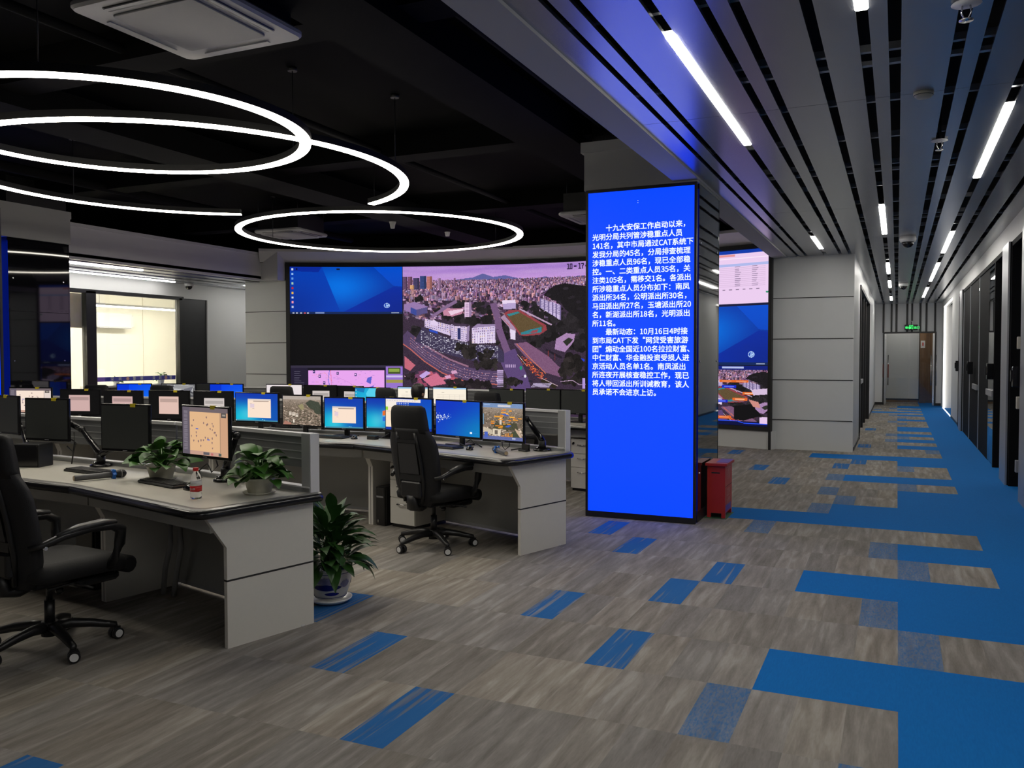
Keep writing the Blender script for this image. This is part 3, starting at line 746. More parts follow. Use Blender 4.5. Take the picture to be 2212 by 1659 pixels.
    # stadium
    p.poly([(1545, 490), (1580, 470), (1650, 468), (1830, 575), (1838, 610), (1790, 640), (1680, 650), (1650, 640)], (146, 62, 70), 8)
    p.poly([(1562, 498), (1640, 478), (1812, 584), (1800, 625), (1662, 638)], (96, 78, 52), 8)
    p.poly([(1562, 498), (1640, 480), (1650, 490), (1580, 512)], (52, 132, 142)); p.poly([(1720, 606), (1800, 588), (1800, 625), (1662, 640), (1660, 625)], (48, 128, 142)); p.poly([(1740, 612), (1780, 602), (1770, 624), (1715, 630)], (150, 72, 84))
    p.poly([(1520, 520), (1545, 500), (1625, 600), (1622, 672), (1588, 660), (1580, 590)], (170, 140, 170)); p.poly([(1585, 600), (1622, 612), (1622, 676), (1590, 668)], (228, 214, 238)); p.poly([(1530, 520), (1580, 570), (1590, 590), (1550, 545)], (196, 88, 84))
    p.line([(1650, 462), (1870, 575)], 10, (186, 156, 186))
    # roads
    road = (84, 66, 100)
    p.line([(x0, 640), (900, 680), (1000, 770), (1120, 850), (1260, 905), (1400, 930), (1530, 940)], 92, road)
    p.line([(1470, 420), (1500, 520), (1510, 600), (1545, 700), (1580, 790), (1620, 900), (1650, 1100)], 46, (116, 86, 124)); p.line([(1560, 760), (1640, 940), (1690, 1100)], 130, (92, 70, 118))
    p.line([(1050, 510), (1150, 440), (1220, 400)], 22, (132, 104, 142))
    for dy in (-26, -8, 10, 28):
        p.line([(900, 680 + dy), (1000, 770 + dy), (1120, 850 + dy), (1260, 905 + dy), (1400, 930 + dy), (1500, 936 + dy)], 2.2, (168, 130, 150))
    p.line([(x0, 700), (900, 735), (1000, 825), (1120, 905), (1260, 958), (1500, 985)], 7, (196, 104, 92)); p.line([(930, 655), (1040, 735), (1170, 810), (1300, 860)], 12, (150, 108, 132))
    for k in range(120):
        t = r.random(); x = 870 + 640 * t; yy = 655 + 300 * (1 - (1 - t) ** 1.7) + r.uniform(-34, 34); p.rect(x, yy, x + 6, yy + 3.5, r.choice([(220, 200, 230), (140, 110, 150), (60, 50, 70), (200, 110, 90)]))
    # car park
    p.poly([(985, 580), (1190, 672), (1320, 704), (1500, 716), (1545, 760), (1545, 830), (1330, 820), (1150, 772), (1000, 706), (930, 680), (950, 640)], (62, 54, 82), 8)
    for i in range(11):
        for j in range(44):
            t = j / 43; x = 975 + 520 * t; yy = 606 + 116 * t ** .8 + i * 11.5 * (1 - .15 * t)
            if r.random() < .62: p.rect(x + r.uniform(-2, 2), yy + r.uniform(-2, 2), x + 7, yy + 4.5, r.choice([(236, 232, 245), (200, 196, 214), (160, 156, 180), (90, 84, 104), (225, 220, 240)]))
    trees([(1285, 735, 52), (1300, 770, 44), (1250, 720, 30), (1410, 800, 44), (1450, 840, 40), (1380, 850, 36), (1440, 760, 30), (1570, 975, 40), (1610, 965, 34), (1500, 690, 16)], (36, 32, 32))
    # three pale office blocks
    def block(pts, side, cols, rows_):
        p.poly(pts, (216, 198, 232)); p.poly(side, (150, 130, 168))
        (xa, ya), (xb, yb), (xc, yc), (xd, yd) = pts
        for i in range(cols):
            for j in range(rows_):
                u0, u1, v0, v1 = (i + .3) / cols, (i + .75) / cols, (j + .3) / rows_, (j + .8) / rows_
                q = [(xa + (xb - xa) * u + (xd - xa) * v, ya + (yb - ya) * u + (yd - ya) * v) for u, v in ((u0, v0), (u1, v0), (u1, v1), (u0, v1))]
                p.poly(q, r.choice([(110, 90, 132), (150, 120, 150), (206, 176, 150), (96, 84, 128)]))
    block([(1002, 522), (1176, 568), (1172, 642), (1000, 580)], [(1176, 568), (1192, 560), (1188, 636), (1172, 642)], 14, 4)
    p.poly([(1040, 540), (1066, 530), (1092, 552), (1090, 572), (1040, 560)], (224, 206, 236)); p.poly([(1032, 596), (1090, 614), (1088, 628), (1030, 610)], (44, 76, 190))
    block([(1182, 562), (1290, 582), (1286, 688), (1180, 664)], [(1290, 582), (1308, 572), (1304, 676), (1286, 688)], 8, 7); p.rect(1225, 590, 1246, 670, (44, 48, 100))
    block([(1325, 590), (1482, 578), (1486, 694), (1322, 698)], [(1325, 590), (1360, 562), (1485, 566), (1482, 578)], 12, 6)
    for i in range(9): p.rect(1334 + i * 17, 622, 1339 + i * 17, 696, (236, 224, 244))
    p.poly([(1200, 560), (1290, 566), (1280, 580), (1190, 572)], (74, 60, 84))
    # square, crossings, lights right
    p.poly([(1610, 700), (1700, 690), (1850, 790), (1930, 870), (1930, 930), (1830, 900), (1700, 800)], (124, 86, 118), 8); p.poly([(1900, 670), (1970, 632), (2030, 640), (2020, 690), (1960, 760), (1890, 740)], (168, 132, 176), 10); p.poly([(1945, 690), (1985, 662), (2015, 676), (1975, 720)], (44, 46, 40))
    for k in range(150):
        t = r.random(); x = 1660 + 150 * t + r.uniform(-26, 26); yy = 795 + 145 * t + r.uniform(-14, 14); p.rect(x, yy, x + 8, yy + 5, r.choice([(238, 130, 70), (214, 92, 56), (190, 70, 60), (150, 60, 60)]))
    p.line([(1630, 700), (1720, 800), (1830, 905)], 5, (214, 120, 90)); p.line([(1640, 780), (1690, 840)], 18, (48, 40, 34)); p.line([(1636, 776), (1694, 846)], 3, (220, 190, 200)); p.line([(1800, 950), (1900, 1000)], 26, (46, 40, 30)); p.line([(1796, 936), (1912, 990)], 3, (220, 190, 200))
    p.line([(1830, 742), (1940, 800)], 14, (34, 28, 40)); p.rect(1845, 750, 1850, 790, (120, 50, 50)); p.rect(1890, 772, 1895, 815, (120, 50, 50))
    for k in range(12): p.rect(1496, 884 + k * 10, 1540, 889 + k * 10, (206, 180, 226))
    for k in range(14): p.line([(1730 + k * 9, 1000), (1752 + k * 9, 972)], 4, (206, 190, 226))
    for k in range(6): p.rect(1556 + k * 12, 846, 1562 + k * 12, 864, (200, 172, 215))
    p.ell(1660, 868, 9, 14, (40, 140, 110)); p.ell(1688, 925, 8, 12, (230, 226, 240)); p.ell(1725, 960, 14, 8, (40, 36, 50)); p.ell(2060, 815, 34, 14, (40, 60, 190)); 
    trees([(2000, 830, 60), (2080, 850, 50), (1960, 880, 50), (2050, 920, 50), (1990, 950, 40), (1640, 970, 24)], (34, 30, 30))
    p.line([(1930, 960), (2010, 950), (2060, 980), (2140, 970)], 4, (190, 160, 190)); p.rect(2078, 935, 2096, 1005, (176, 150, 215))
    # red roofs lower left
    for k in range(26):
        x, yy = r.uniform(x0, 1180), r.uniform(880, 1010); s = r.uniform(18, 60); p.poly([(x, yy), (x + s, yy - s * .2), (x + s * 1.25, yy + s * .35), (x + s * .3, yy + s * .55)], r.choice([(190, 92, 112), (214, 120, 140), (150, 70, 96), (120, 66, 100), (214, 160, 196)]))
    p.poly([(862, 785), (935, 850), (900, 890), (862, 870)], (196, 104, 122)); p.poly([(960, 925), (1010, 890), (1040, 905), (985, 945)], (196, 164, 226)); p.poly([(985, 950), (1080, 905), (1150, 980), (1040, 1000)], (206, 112, 140))
    trees([(900, 930, 26), (1190, 990, 36), (1250, 985, 40), (1330, 990, 40), (1410, 990, 36), (930, 960, 20)], (34, 28, 32))
    p.noise(3)
    return p
cp = city_pic(540, 300, 852, 155, 2516, 1205)
DIG = {'1': ['0110', '0010', '0010', '0010', '0111'], '0': ['111', '101', '101', '101', '111'], '-': ['000', '000', '111', '000', '000'], '7': ['111', '001', '010', '010', '010']}
xx = 1966
for ch in '10-17-':
    for j, row in enumerate(DIG[ch]):
        for i, q in enumerate(row):
            if q == '1': cp.rect(xx + i * 6.5, 166 + j * 7.5, xx + i * 6.5 + 6, 174 + j * 7.5, (48, 34, 66))
    xx += 27 if ch != '-' else 23
wall_pic('city_picture', cp.out(), 109.34, 82.0, .375, 3.335)
p = Pic(230, 128, (236, 206, 240), 9)
p.rect(0, 0, 1, .06, (20, 60, 170)); p.rect(.55, .07, .72, .11, (230, 150, 150)); p.rect(0, .14, 1, .155, (250, 232, 250)); p.rect(.0, .24, 1, .29, (176, 186, 236))
for i in range(11):
    p.rect(.1, .31 + i * .034, .97, .315 + i * .034, (212, 182, 216))
    for x in (.72, .86): p.rect(x, .30 + i * .034, x + p.r.uniform(.035, .055), .308 + i * .034, (120, 104, 136))
    p.rect(.3, .30 + i * .034, .42, .306 + i * .034, (180, 150, 190))
for i in range(6): p.rect(.62 + i * .055, .70, .645 + i * .055, .715, (130, 110, 140))
p.rect(0, .965, 1, 1, (24, 26, 60)); p.ell(.985, .78, .012, .018, (50, 150, 110))
wall_pic('form_picture', p.out(), 81.9, 69.50, 2.405, 3.335)
wall_pic('desktop_picture', desktop_pic(230, 128, 2), 81.9, 69.50, 1.395, 2.395)
cp2 = city_pic(230, 128, 1000, 230, 2000, 900, 8)
p = cp2; p.frame(0, 0, 1, 1)
p.rect(0, 0, 1, .07, (14, 30, 120)); p.rect(.62, .015, .80, .05, (180, 190, 235)); p.rect(0, .93, 1, 1, (8, 14, 60)); p.rect(0, 0, .006, 1, (20, 60, 220)); p.rect(.994, 0, 1, 1, (20, 60, 220)); p.line([(.55, .93), (.75, .93), (.8, .96), (1, .96)], .012, (40, 80, 240))
for x, y, c in ((.72, .24, 0), (.60, .24, 0), (.79, .44, 0), (.71, .54, 0), (.55, .58, 1), (.62, .33, 1), (.58, .85, 0), (.4, .3, 0), (.3, .5, 0)):
    p.rect(x, y, x + .12, y + .045, (226, 104, 40) if not c else (20, 40, 200)); p.rect(x + .02, y + .015, x + .10, y + .028, (245, 190, 150) if not c else (110, 130, 240))
p.poly([(.86, .40), (.99, .37), (.99, .47), (.88, .49)], (214, 190, 220)); p.poly([(.84, .56), (.92, .60), (.94, .70), (.88, .68)], (206, 140, 130)); p.poly([(.93, .85), (1, .84), (1, .95), (.93, .95)], (232, 200, 236)); p.poly([(.72, .68), (.86, .64), (.95, .82), (.80, .92), (.72, .9)], (14, 13, 16))
wall_pic('annotated_city_picture', p.out(), 81.9, 69.50, .375, 1.385)
# ================================================================ LAMPS AND CEILING DEVICES
def ring_lamp(name, label, c, z, r, a0=0, a1=360, ztop=3.95, group='ring lamps over the desks'):
    t = thing(name, label, 'ring lamp', (c[0], c[1], z), 0, group)
    n = max(24, int(120 * abs(a1 - a0) / 360)); closed = abs(a1 - a0) >= 360
    def sweep(prof):
        rings = []
        for i in range(n if closed else n + 1):
            a = R(a0 + (a1 - a0) * i / n)
            rings.append([((r + q[0]) * math.cos(a), (r + q[0]) * math.sin(a), q[1]) for q in prof])
        if closed: rings.append(rings[0])
        return MB().loft(rings, not closed, not closed, False)
    part('diffuser', sweep([(-.042, 0), (.042, 0), (.042, .012), (-.042, .012)]), M['ring_light'], t)
    part('housing', sweep([(-.045, .012), (.045, .012), (.045, .065), (-.045, .065)]), M['black_frame'], t)
    for k in range(3):
        a = R(a0 + (a1 - a0) * (k + .5) / 3)
        p_ = (r * math.cos(a), r * math.sin(a))
        part('suspension_cable', MB().cyl((p_[0], p_[1], .06), (p_[0], p_[1], ztop - z), .004, 6).cyl((p_[0], p_[1], ztop - z - .03), (p_[0], p_[1], ztop - z), .04, 12), M['cable'], t)
    return t
ring_lamp('ring_lamp', 'nearest glowing ring lamp, a full circle over the front desk', (-5.28, 4.64), 3.20, 1.34)
ring_lamp('ring_lamp', 'largest glowing ring lamp, an open arc with a gap toward the video wall', (-6.22, 6.25), 3.25, 2.06, 118.25, 426.3)
ring_lamp('ring_lamp', 'farthest glowing ring lamp, a full circle hanging before the video wall', (-6.60, 10.24), 3.25, 1.93)

def strip_lamp(x, y0, y1, z, label, wd=.062, m='strip_light', group='corridor ceiling strip lamps'):
    t = thing('strip_lamp', label, 'strip lamp', (x, (y0 + y1) / 2, z), 0, group); L_ = (y1 - y0) / 2
    part('diffuser', MB().rbox(-wd / 2, -L_, -.006, wd / 2, L_, .020, .012), M[m], t)
    part('housing', MB().box(-wd / 2 - .003, -L_ - .02, .020, wd / 2 + .003, L_ + .02, .055), M['black_frame'], t)
STR = [(-1.072, 4.35, 6.82, 'long bright ceiling strip lamp above the LED column'), (-1.072, 12.5, 13.85, 'short ceiling strip lamp in the row that ends at the panelled corner wall'),
 (-.172, 1.95, 4.40, 'ceiling strip lamp cut by the top edge of the photo'), (-.172, 10.2, 12.55, 'ceiling strip lamp in the middle row, left of the dome camera'), (-.172, 16.6, 18.6, 'ceiling strip lamp in the middle row, second past the dome camera'), (-.172, 20.6, 22.4, 'ceiling strip lamp in the middle row, third past the dome camera'), (-.172, 26.0, 27.6, 'last ceiling strip lamp of the middle row, by the far doors'),
 (.645, 6.47, 8.94, 'long bright ceiling strip lamp by the right hand wall'), (.645, 12.8, 15.22, 'second ceiling strip lamp along the right hand wall'), (.645, 17.0, 20.9, 'third ceiling strip lamp along the right hand wall'), (.645, 23.0, 26.5, 'farthest ceiling strip lamp along the right hand wall')]
for x, y0, y1, lb in STR: strip_lamp(x, y0, y1, WT, lb)
for x, y0, y1, lb in ((.645, .4, 2.8, 'ceiling strip lamp by the right wall just behind the viewer'), (-1.072, -1.9, .6, 'ceiling strip lamp over the left side of the aisle behind the viewer'), (.645, -5.0, -2.6, 'ceiling strip lamp near the wall at the back of the aisle')): strip_lamp(x, y0, y1, WT, lb)
strip_lamp(-11.92, 7.2, 10.9, 3.04, 'shorter strip lamp on the aisle ceiling before the office glass', .06, 'side_light', 'aisle strip lamps')
strip_lamp(-13.18, 8.0, 12.85, 3.04, 'longer strip lamp close to the office glass wall', .06, 'side_light', 'aisle strip lamps')
strip_lamp(-12.6, 14.3, 16.2, 3.04, 'strip lamp at the end of the aisle behind the panelled wall', .06, 'side_light', 'aisle strip lamps')
t = thing('office_lamp', 'white linear lamp hanging inside the bright office', 'lamp', (-15.0, 13.6, 2.62))
part('diffuser', MB().rbox(-.04, -1.4, -.03, .04, 1.4, .0, .01), M['office_light'], t); part('housing', MB().box(-.045, -1.4, 0, .045, 1.4, .04), M['white_plastic'], t)
for y in (-1, 1): part('suspension_cable', MB().cyl((0, y, .04), (0, y, .58), .004, 6), M['steel'], t)
t = thing('office_lamp', 'added unseen linear lamp brightening the left end of the office', 'lamp', (-14.9, 9.9, 2.72))  # added lamp hidden from view, put in to brighten the office
part('diffuser', MB().rbox(-.04, -1.3, -.03, .04, 1.3, .0, .01), M['office_light'], t); part('housing', MB().box(-.045, -1.3, 0, .045, 1.3, .04), M['white_plastic'], t)
for y in (-1, 1): part('suspension_cable', MB().cyl((0, y, .04), (0, y, .48), .004, 6), M['steel'], t)

M['cassette_white'] = mat('cassette_white', (0.44, 0.44, 0.45), 0.5, var=0.03)
def cassette(label, x, y, z, rot=0, s=.465):
    t = thing('cassette_air_conditioner', label, 'air conditioner', (x, y, z), rot, 'ceiling cassette air conditioners')
    b = MB().rbox(-s, -s, 0, s, s, .05, .07, n=6); part('fascia_panel', b, M['cassette_white'], t)
    part('body', MB().box(-s * .86, -s * .86, .05, s * .86, s * .86, .30), M['black_frame'], t)
    g = MB().rbox(-.30, -.30, -.012, .30, .30, .0, .03)
    gr = part('intake_grille', g, M['grey_cassette'], t)
    for k in range(4):
        Mx = Matrix.Rotation(k * PI / 2, 4, 'Z')
        if k > 1: part('outlet_slot', MB().rbox(-.27, .335, -.004, .27, .395, .004, .02, M=Mx), M['black_frame'], t)
        part('louvre', MB().box(-.25, .365, -.012, .25, .392, -.006, M=Mx), M['cassette_white'], t)
    part('indicator', MB().cyl((.33, -.33, -.004), (.33, -.33, .004), .008, 8), M['caster_white'], t)
    for x_ in (-.36, .36):
        for y_ in (-.36, .36): part('hanger_rod', MB().cyl((x_, y_, .3), (x_, y_, 3.95 - z), .006, 6), M['black_frame'], t)
    return t
M['grey_cassette'] = mat('cassette_grille', (0.30, 0.30, 0.30), 0.6, var=0.05, vscale=300)
cassette('large ceiling cassette air conditioner at the top left', -3.77, 3.83, 3.48, 0)
cassette('ceiling air conditioner partly behind the LED column', -3.75, 11.3, 3.45, 0, .46)
cassette('far ceiling air conditioner seen through the farthest ring lamp', -8.75, 10.95, 3.47, R(4), .42)

def sprinkler(x, y, z, label, pend=True, ztop=None, s=1.0):
    t = thing('sprinkler_head', label, 'sprinkler', (x, y, z), 0, 'fire sprinkler heads')
    part('escutcheon', MB().lathe([(.0, .005), (.045 * s, .004), (.05 * s, -.002), (.012, -.008)], 18), M['white_plastic'], t)
    part('yoke', MB().tube([(-.012 * s, 0, -.005), (-.016 * s, 0, -.03 * s), (-.006, 0, -.055 * s)], .004, 6).tube([(.012 * s, 0, -.005), (.016 * s, 0, -.03 * s), (.006, 0, -.055 * s)], .004, 6), M['steel'], t)
    part('deflector', MB().lathe([(.0, -.054 * s), (.024 * s, -.056 * s), (.024 * s, -.060 * s), (.0, -.060 * s)], 14), M['steel'], t)
    if ztop: part('drop_pipe', MB().cyl((0, 0, .0), (0, 0, ztop - z), .014, 8), M['black_frame'], t)
sprinkler(.272, 4.50, 3.17, 'sprinkler head at the top edge of the corridor ceiling', ztop=3.55, s=1.3)
sprinkler(.272, 7.25, 3.17, 'sprinkler head in the corridor gap beyond the smoke detector', ztop=3.55, s=1.2)
def detector(x, y, z, label, rr_, ztop=None, m='white_plastic', fl=False):
    t = thing('ceiling_sensor', label, 'sensor', (x, y, z))
    if fl: part('cone', MB().lathe([(.0, 0), (rr_ * .55, 0), (rr_ * .7, .05), (rr_ * 1.15, .12), (0, .12)], 20), M[m], t); part('stem', MB().cyl((0, 0, .11), (0, 0, ztop - z), .02, 8), M['black_frame'], t)
    else:
        part('body', MB().lathe([(0, -.032), (rr_ * .7, -.032), (rr_, -.014), (rr_, 0), (0, 0)], 24), M[m], t)
        part('vents', MB().lathe([(rr_ * .96, -.019), (rr_ * .99, -.012), (rr_ * .96, -.010)], 24), M['groove'], t)
M['beige_plastic'] = mat('beige_plastic', (0.42, 0.40, 0.30), 0.5, var=0.04)
detector(.13, 5.93, WT, 'round beige smoke detector on the corridor ceiling', .058, m='beige_plastic')
detector(-7.1, 11.3, 3.52, 'small pale ceiling horn nearer the open ring lamp end', .055, 3.95, fl=True)
detector(-6.85, 12.6, 3.55, 'small pale ceiling horn inside the farthest ring lamp', .06, 3.95, fl=True)
def dome_cam(x, y, z, label, s=1.0, dark=True):
    t = thing('dome_camera', label, 'camera', (x, y, z), 0, 'dome cameras')
    part('base', MB().lathe([(.0, 0), (.075 * s, 0), (.08 * s, -.03 * s), (.07 * s, -.055 * s), (0, -.055 * s)], 24), M['white_plastic'], t)
    part('dome', MB().lathe([(.058 * s, -.055 * s), (.054 * s, -.08 * s), (.035 * s, -.105 * s), (0, -.115 * s)], 20), M['gloss_plastic'], t)
dome_cam(.115, 12.95, WT, 'white dome camera on the corridor ceiling, nearest', 1.35)
dome_cam(.115, 21.2, WT, 'dark dome camera farther down the corridor ceiling', 1.3)
dome_cam(-13.15, 13.2, 3.05, 'white dome camera on the aisle ceiling by the office glass', 1.2)
t = thing('exit_sign', 'green lit exit sign above the far corridor doors', 'exit sign', (.385, 29.35, 2.43))
part('casing', MB().rbox(-.185, -.015, -.085, .185, .015, .085, .012), M['black_frame'], t)
tx = Matrix.Rotation(PI / 2, 4, 'X')
text_mesh('sign_lettering', [('安全', .085, Matrix.Translation((-.17, -.017, -.04)) @ tx, None, .002), ('出口', .085, Matrix.Translation((.07, -.017, -.04)) @ tx, None, .002)], M['exit_green'], t)
man = MB(); Y_ = -.0175
man.box(-.055, Y_, .055, .055, Y_ + .001, .065); man.box(-.055, Y_, -.06, -.045, Y_ + .001, .065); man.box(.045, Y_, -.06, .055, Y_ + .001, .065); man.ball((.0, Y_ - .001, .035), (.012, .002, .012), 10)
man.tube([(0, Y_, .02), (-.005, Y_, -.012), (-.022, Y_, -.05)], .007, 6); man.tube([(-.005, Y_, -.012), (.02, Y_, -.03), (.03, Y_, -.055)], .006, 6); man.tube([(.0, Y_, .015), (.025, Y_, .005)], .005, 6); man.tube([(0, Y_, .012), (-.025, Y_, 0)], .005, 6)
part('running_figure', man, M['exit_green'], t)
part('bracket', MB().box(.02, -.005, .085, .07, .005, .20).box(-.03, .0, .18, .09, .15, .2), M['white_plastic'], t)
# office items behind glass
t = thing('wall_air_conditioner', 'white split air conditioner on the bright office wall', 'air conditioner', (-16.09, 13.75, 2.36))
part('body', MB().rbox(0, -.48, -.16, .22, .48, .17, .05), M['white_plastic'], t); part('outlet_flap', MB().box(.10, -.42, -.17, .225, .42, -.155), M['grey_plastic'], t); part('side_cap', MB().rbox(.02, .48, -.13, .20, .50, .13, .03), M['label_white'], t)
t = thing('sill_banner', 'dark blue banner with white characters along the office window sill', 'banner', (-13.62, 12.28, 1.15))
part('cloth', MB().box(-.004, -1.0, -.065, .0, .99, .02), M['banner_blue'], t)
ty = Matrix.Rotation(PI / 2, 4, 'Z') @ Matrix.Rotation(PI / 2, 4, 'X')
text_mesh('banner_lettering', [(s, .075, Matrix.Translation((.003, y, -.048)) @ ty, None, .001) for s, y in (('深', -.62), ('圳', -.44), ('警', -.10), ('察', .08), ('深', .38), ('圳', .54), ('警', .82))], M['print_white'], t)
part('banner_emblem', MB().cyl((.002, -.22, -.02), (.005, -.22, -.02), .036, 16).cyl((.002, .73, -.02), (.005, .73, -.02), .036, 16), M['print_pink'], t)
struct('trim_9', MB().box(-13.66, 11.27, .0, -13.60, 13.28, .97), M['black_frame'])
strip_lamp(.15, 29.9, 31.2, 2.95, 'added unseen strip lamp brightening the lobby behind the far glass doors', .07)  # extra lamp out of view, added so the lobby panel does not go dark
struct('ceiling_lobby', MB().box(-1.3, 29.62, 3.0, 1.6, 31.5, 3.05), M['white_wall'])
struct('wall_lobby_ends', MB().box(-1.3, 29.62, 0, -1.2, 31.5, 3.0).box(1.5, 29.62, 0, 1.6, 31.5, 3.0), M['white_wall'])
# ================================================================ CONTROL DESKS
DZ = 0.765
def unit(a, b):
    d = Vector((b[0] - a[0], b[1] - a[1])); return d.normalized()
def offset_line(pts, d):
    out = []
    for i, p in enumerate(pts):
        n = []
        if i > 0: u = unit(pts[i - 1], p); n.append(Vector((-u.y, u.x)))
        if i < len(pts) - 1: u = unit(p, pts[i + 1]); n.append(Vector((-u.y, u.x)))
        m = sum(n, Vector((0, 0))).normalized(); k = d / max(0.3, m.dot(n[0]))
        out.append((p[0] + m.x * k, p[1] + m.y * k))
    return out
def wall_strip(a, b, t0, t1, z0, z1, mb=None):
    """upright slab along a-b; t0..t1 is its range to the left of the direction a->b"""
    u = unit(a, b); n = Vector((-u.y, u.x)); mb = mb or MB()
    q = [(a[0] + n.x * t0, a[1] + n.y * t0), (b[0] + n.x * t0, b[1] + n.y * t0), (b[0] + n.x * t1, b[1] + n.y * t1), (a[0] + n.x * t1, a[1] + n.y * t1)]
    return mb.prism(q, z0, z1)
def gable(f, b, depth_top, depth_low, th, z0=0.0, z1=0.733, zc=0.54):
    """upright panel from b (back) toward f with the chamfered front of these desks"""
    u = unit(b, f); n = Vector((-u.y, u.x))
    prof = [(0, z0), (depth_low, z0), (depth_low, zc), (depth_top, z1), (0, z1)]
    vs = []
    for s in (-th / 2, th / 2):
        vs += [(b[0] + u.x * d + n.x * s, b[1] + u.y * d + n.y * s, z) for d, z in prof]
    k = len(prof)
    return MB().add(vs, [tuple(range(k))[::-1], tuple(range(k, 2 * k))] + [(i, (i + 1) % k, k + (i + 1) % k, k + i) for i in range(k)])
def rounded_corner(p0, p1, p2, r, n=6):
    a = unit(p1, p0); b = unit(p1, p2); s = Vector(p1) + a * r; e = Vector(p1) + b * r
    return [tuple((1 - t) ** 2 * s + 2 * t * (1 - t) * Vector(p1) + t * t * e) for t in [i / n for i in range(n + 1)]]
def desk_section(label, F0, F1, B0, B1, last=False, first=False, group='control desks', detail=True):
    cx, cy = (F0[0] + F1[0]) / 2, (F0[1] + F1[1]) / 2
    t = thing('control_desk', label, 'desk', (cx, cy, 0), 0, group)
    T = Matrix.Translation((-cx, -cy, 0))
    def P(name, mb, m, parent=t, bevel=0, lb=None):
        if parent is t: mb.v = [(x - cx, y - cy, z) for x, y, z in mb.v]
        else: mb.v = [(x - cx, y - cy, z) for x, y, z in mb.v]
        return part(name, mb, M[m], parent, bevel, lb)
    poly = [F0]
    path = [F0]
    if last:
        c = rounded_corner(F0, F1, B1, .11); poly += c; path += c + [B1]
        e2 = unit(F1, B1); path.append((B1[0] + e2.x * .03, B1[1] + e2.y * .03))
    else: poly.append(F1); path.append(F1)
    poly += [B1, B0]
    P('desktop', MB().prism(poly, DZ - .028, DZ), 'desk_top')
    # moulded edge: a flat grey bevel on top, black round nose below
    nose, lip = MB(), MB()
    rings, rl = [], []
    for i, p in enumerate(path):
        q0 = path[max(i - 1, 0)]; q1 = path[min(i + 1, len(path) - 1)]; u = unit(q0, q1); o = Vector((u.y, -u.x))
        prof = [(-.006, DZ - .004), (.012, DZ - .006), (.024, DZ - .016), (.028, DZ - .030), (.022, DZ - .044), (.008, DZ - .052), (-.006, DZ - .052)]
        rings.append([(p[0] + o.x * a, p[1] + o.y * a, z) for a, z in prof])
        rl.append([(p[0] + o.x * a, p[1] + o.y * a, z) for a, z in [(-.034, DZ + .0005), (-.034, DZ + .002), (-.004, DZ + .002), (.012, DZ - .0045), (-.004, DZ + .0005)]])
    nose.loft(rings, True, True, True); lip.loft(rl, True, True, False)
    P('edge_nosing', nose, 'edge_black'); P('edge_strip', lip, 'edge_strip')
    i0 = offset_line([F0, F1], .10)
    ue = unit(F0, F1); sh = .06 if last else 0
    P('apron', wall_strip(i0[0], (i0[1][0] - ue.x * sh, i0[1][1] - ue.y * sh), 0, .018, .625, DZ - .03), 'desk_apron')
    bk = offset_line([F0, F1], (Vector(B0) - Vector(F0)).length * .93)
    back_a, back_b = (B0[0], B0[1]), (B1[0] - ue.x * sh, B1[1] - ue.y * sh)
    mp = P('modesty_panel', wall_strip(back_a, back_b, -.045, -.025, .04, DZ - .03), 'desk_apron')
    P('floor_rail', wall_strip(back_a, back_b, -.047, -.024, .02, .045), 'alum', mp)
    if last:
        e = unit(B1, F1); Bs = (B1[0] - ue.x * .045, B1[1] - ue.y * .045); Fs = (F1[0] - ue.x * .045, F1[1] - ue.y * .045)
        ep = P('end_panel', gable(Fs, Bs, .70, .565, .028, .0, DZ - .03), 'desk_white')
        g = gable(Fs, Bs, .566, .566, .030, .357, .367, .366); P('panel_groove', g, 'groove', ep)
        if detail: P('foot', MB().cyl((Bs[0] + e.x * .08, Bs[1] + e.y * .08, 0), (Bs[0] + e.x * .08, Bs[1] + e.y * .08, .01), .02, 10), 'white_plastic', ep)
    else:
        gp = P('support_panel', gable(F1, B1, .66, .555, .055, 0, DZ - .03), 'desk_white')
        P('panel_groove', gable(F1, B1, .5553, .5553, .006, .005, .535, .53), 'groove', gp)
    if first: P('end_panel', gable(F0, B0, .66, .555, .03, 0, DZ - .03), 'desk_white')
    # slatted aluminium screen along the back
    a, b = B0, (B1[0] - ue.x * .02, B1[1] - ue.y * .02)
    L_ = (Vector(b) - Vector(a)).length
    pr = P('screen_panel', wall_strip(a, b, -.012, .018, .905, 1.085), 'alum_slat')
    sl = MB()
    for z in (.95, .995, 1.04): wall_strip(a, b, -.0145, -.012, z, z + .006, sl); wall_strip(a, b, .018, .0205, z, z + .006, sl)
    P('slat_lip', sl, 'alum', pr)
    P('screen_rail', wall_strip(a, b, -.024, .030, 1.085, 1.105), 'rail_white')
    P('cable_rail', wall_strip(a, b, -.030, .030, DZ, DZ + .032), 'alum')
    P('rail_lip', wall_strip(a, b, -.036, -.030, DZ + .026, DZ + .034), 'rail_white')
    if last:
        pa = (b[0] - ue.x * .075, b[1] - ue.y * .075)
        P('screen_post', wall_strip(pa, b, -.030, .036, DZ, 1.107), 'alum', bevel=.004)
        P('post_cover', wall_strip((b[0], b[1]), (b[0] + ue.x * .008, b[1] + ue.y * .008), -.028, .034, DZ, 1.105), 'rail_white')
        m = (b[0] - ue.x * L_ * .55, b[1] - ue.y * L_ * .55); P('screen_stile', wall_strip(m, (m[0] + ue.x * .04, m[1] + ue.y * .04), -.02, .026, DZ, 1.085), 'alum')
    return t
M['edge_strip'] = mat('desk_edge_strip', (0.16, 0.155, 0.15), 0.3, var=0.05)
ROW_A = [(-7.95, 4.06), (-6.25, 3.80), (-4.60, 3.645), (-3.235, 3.29)]
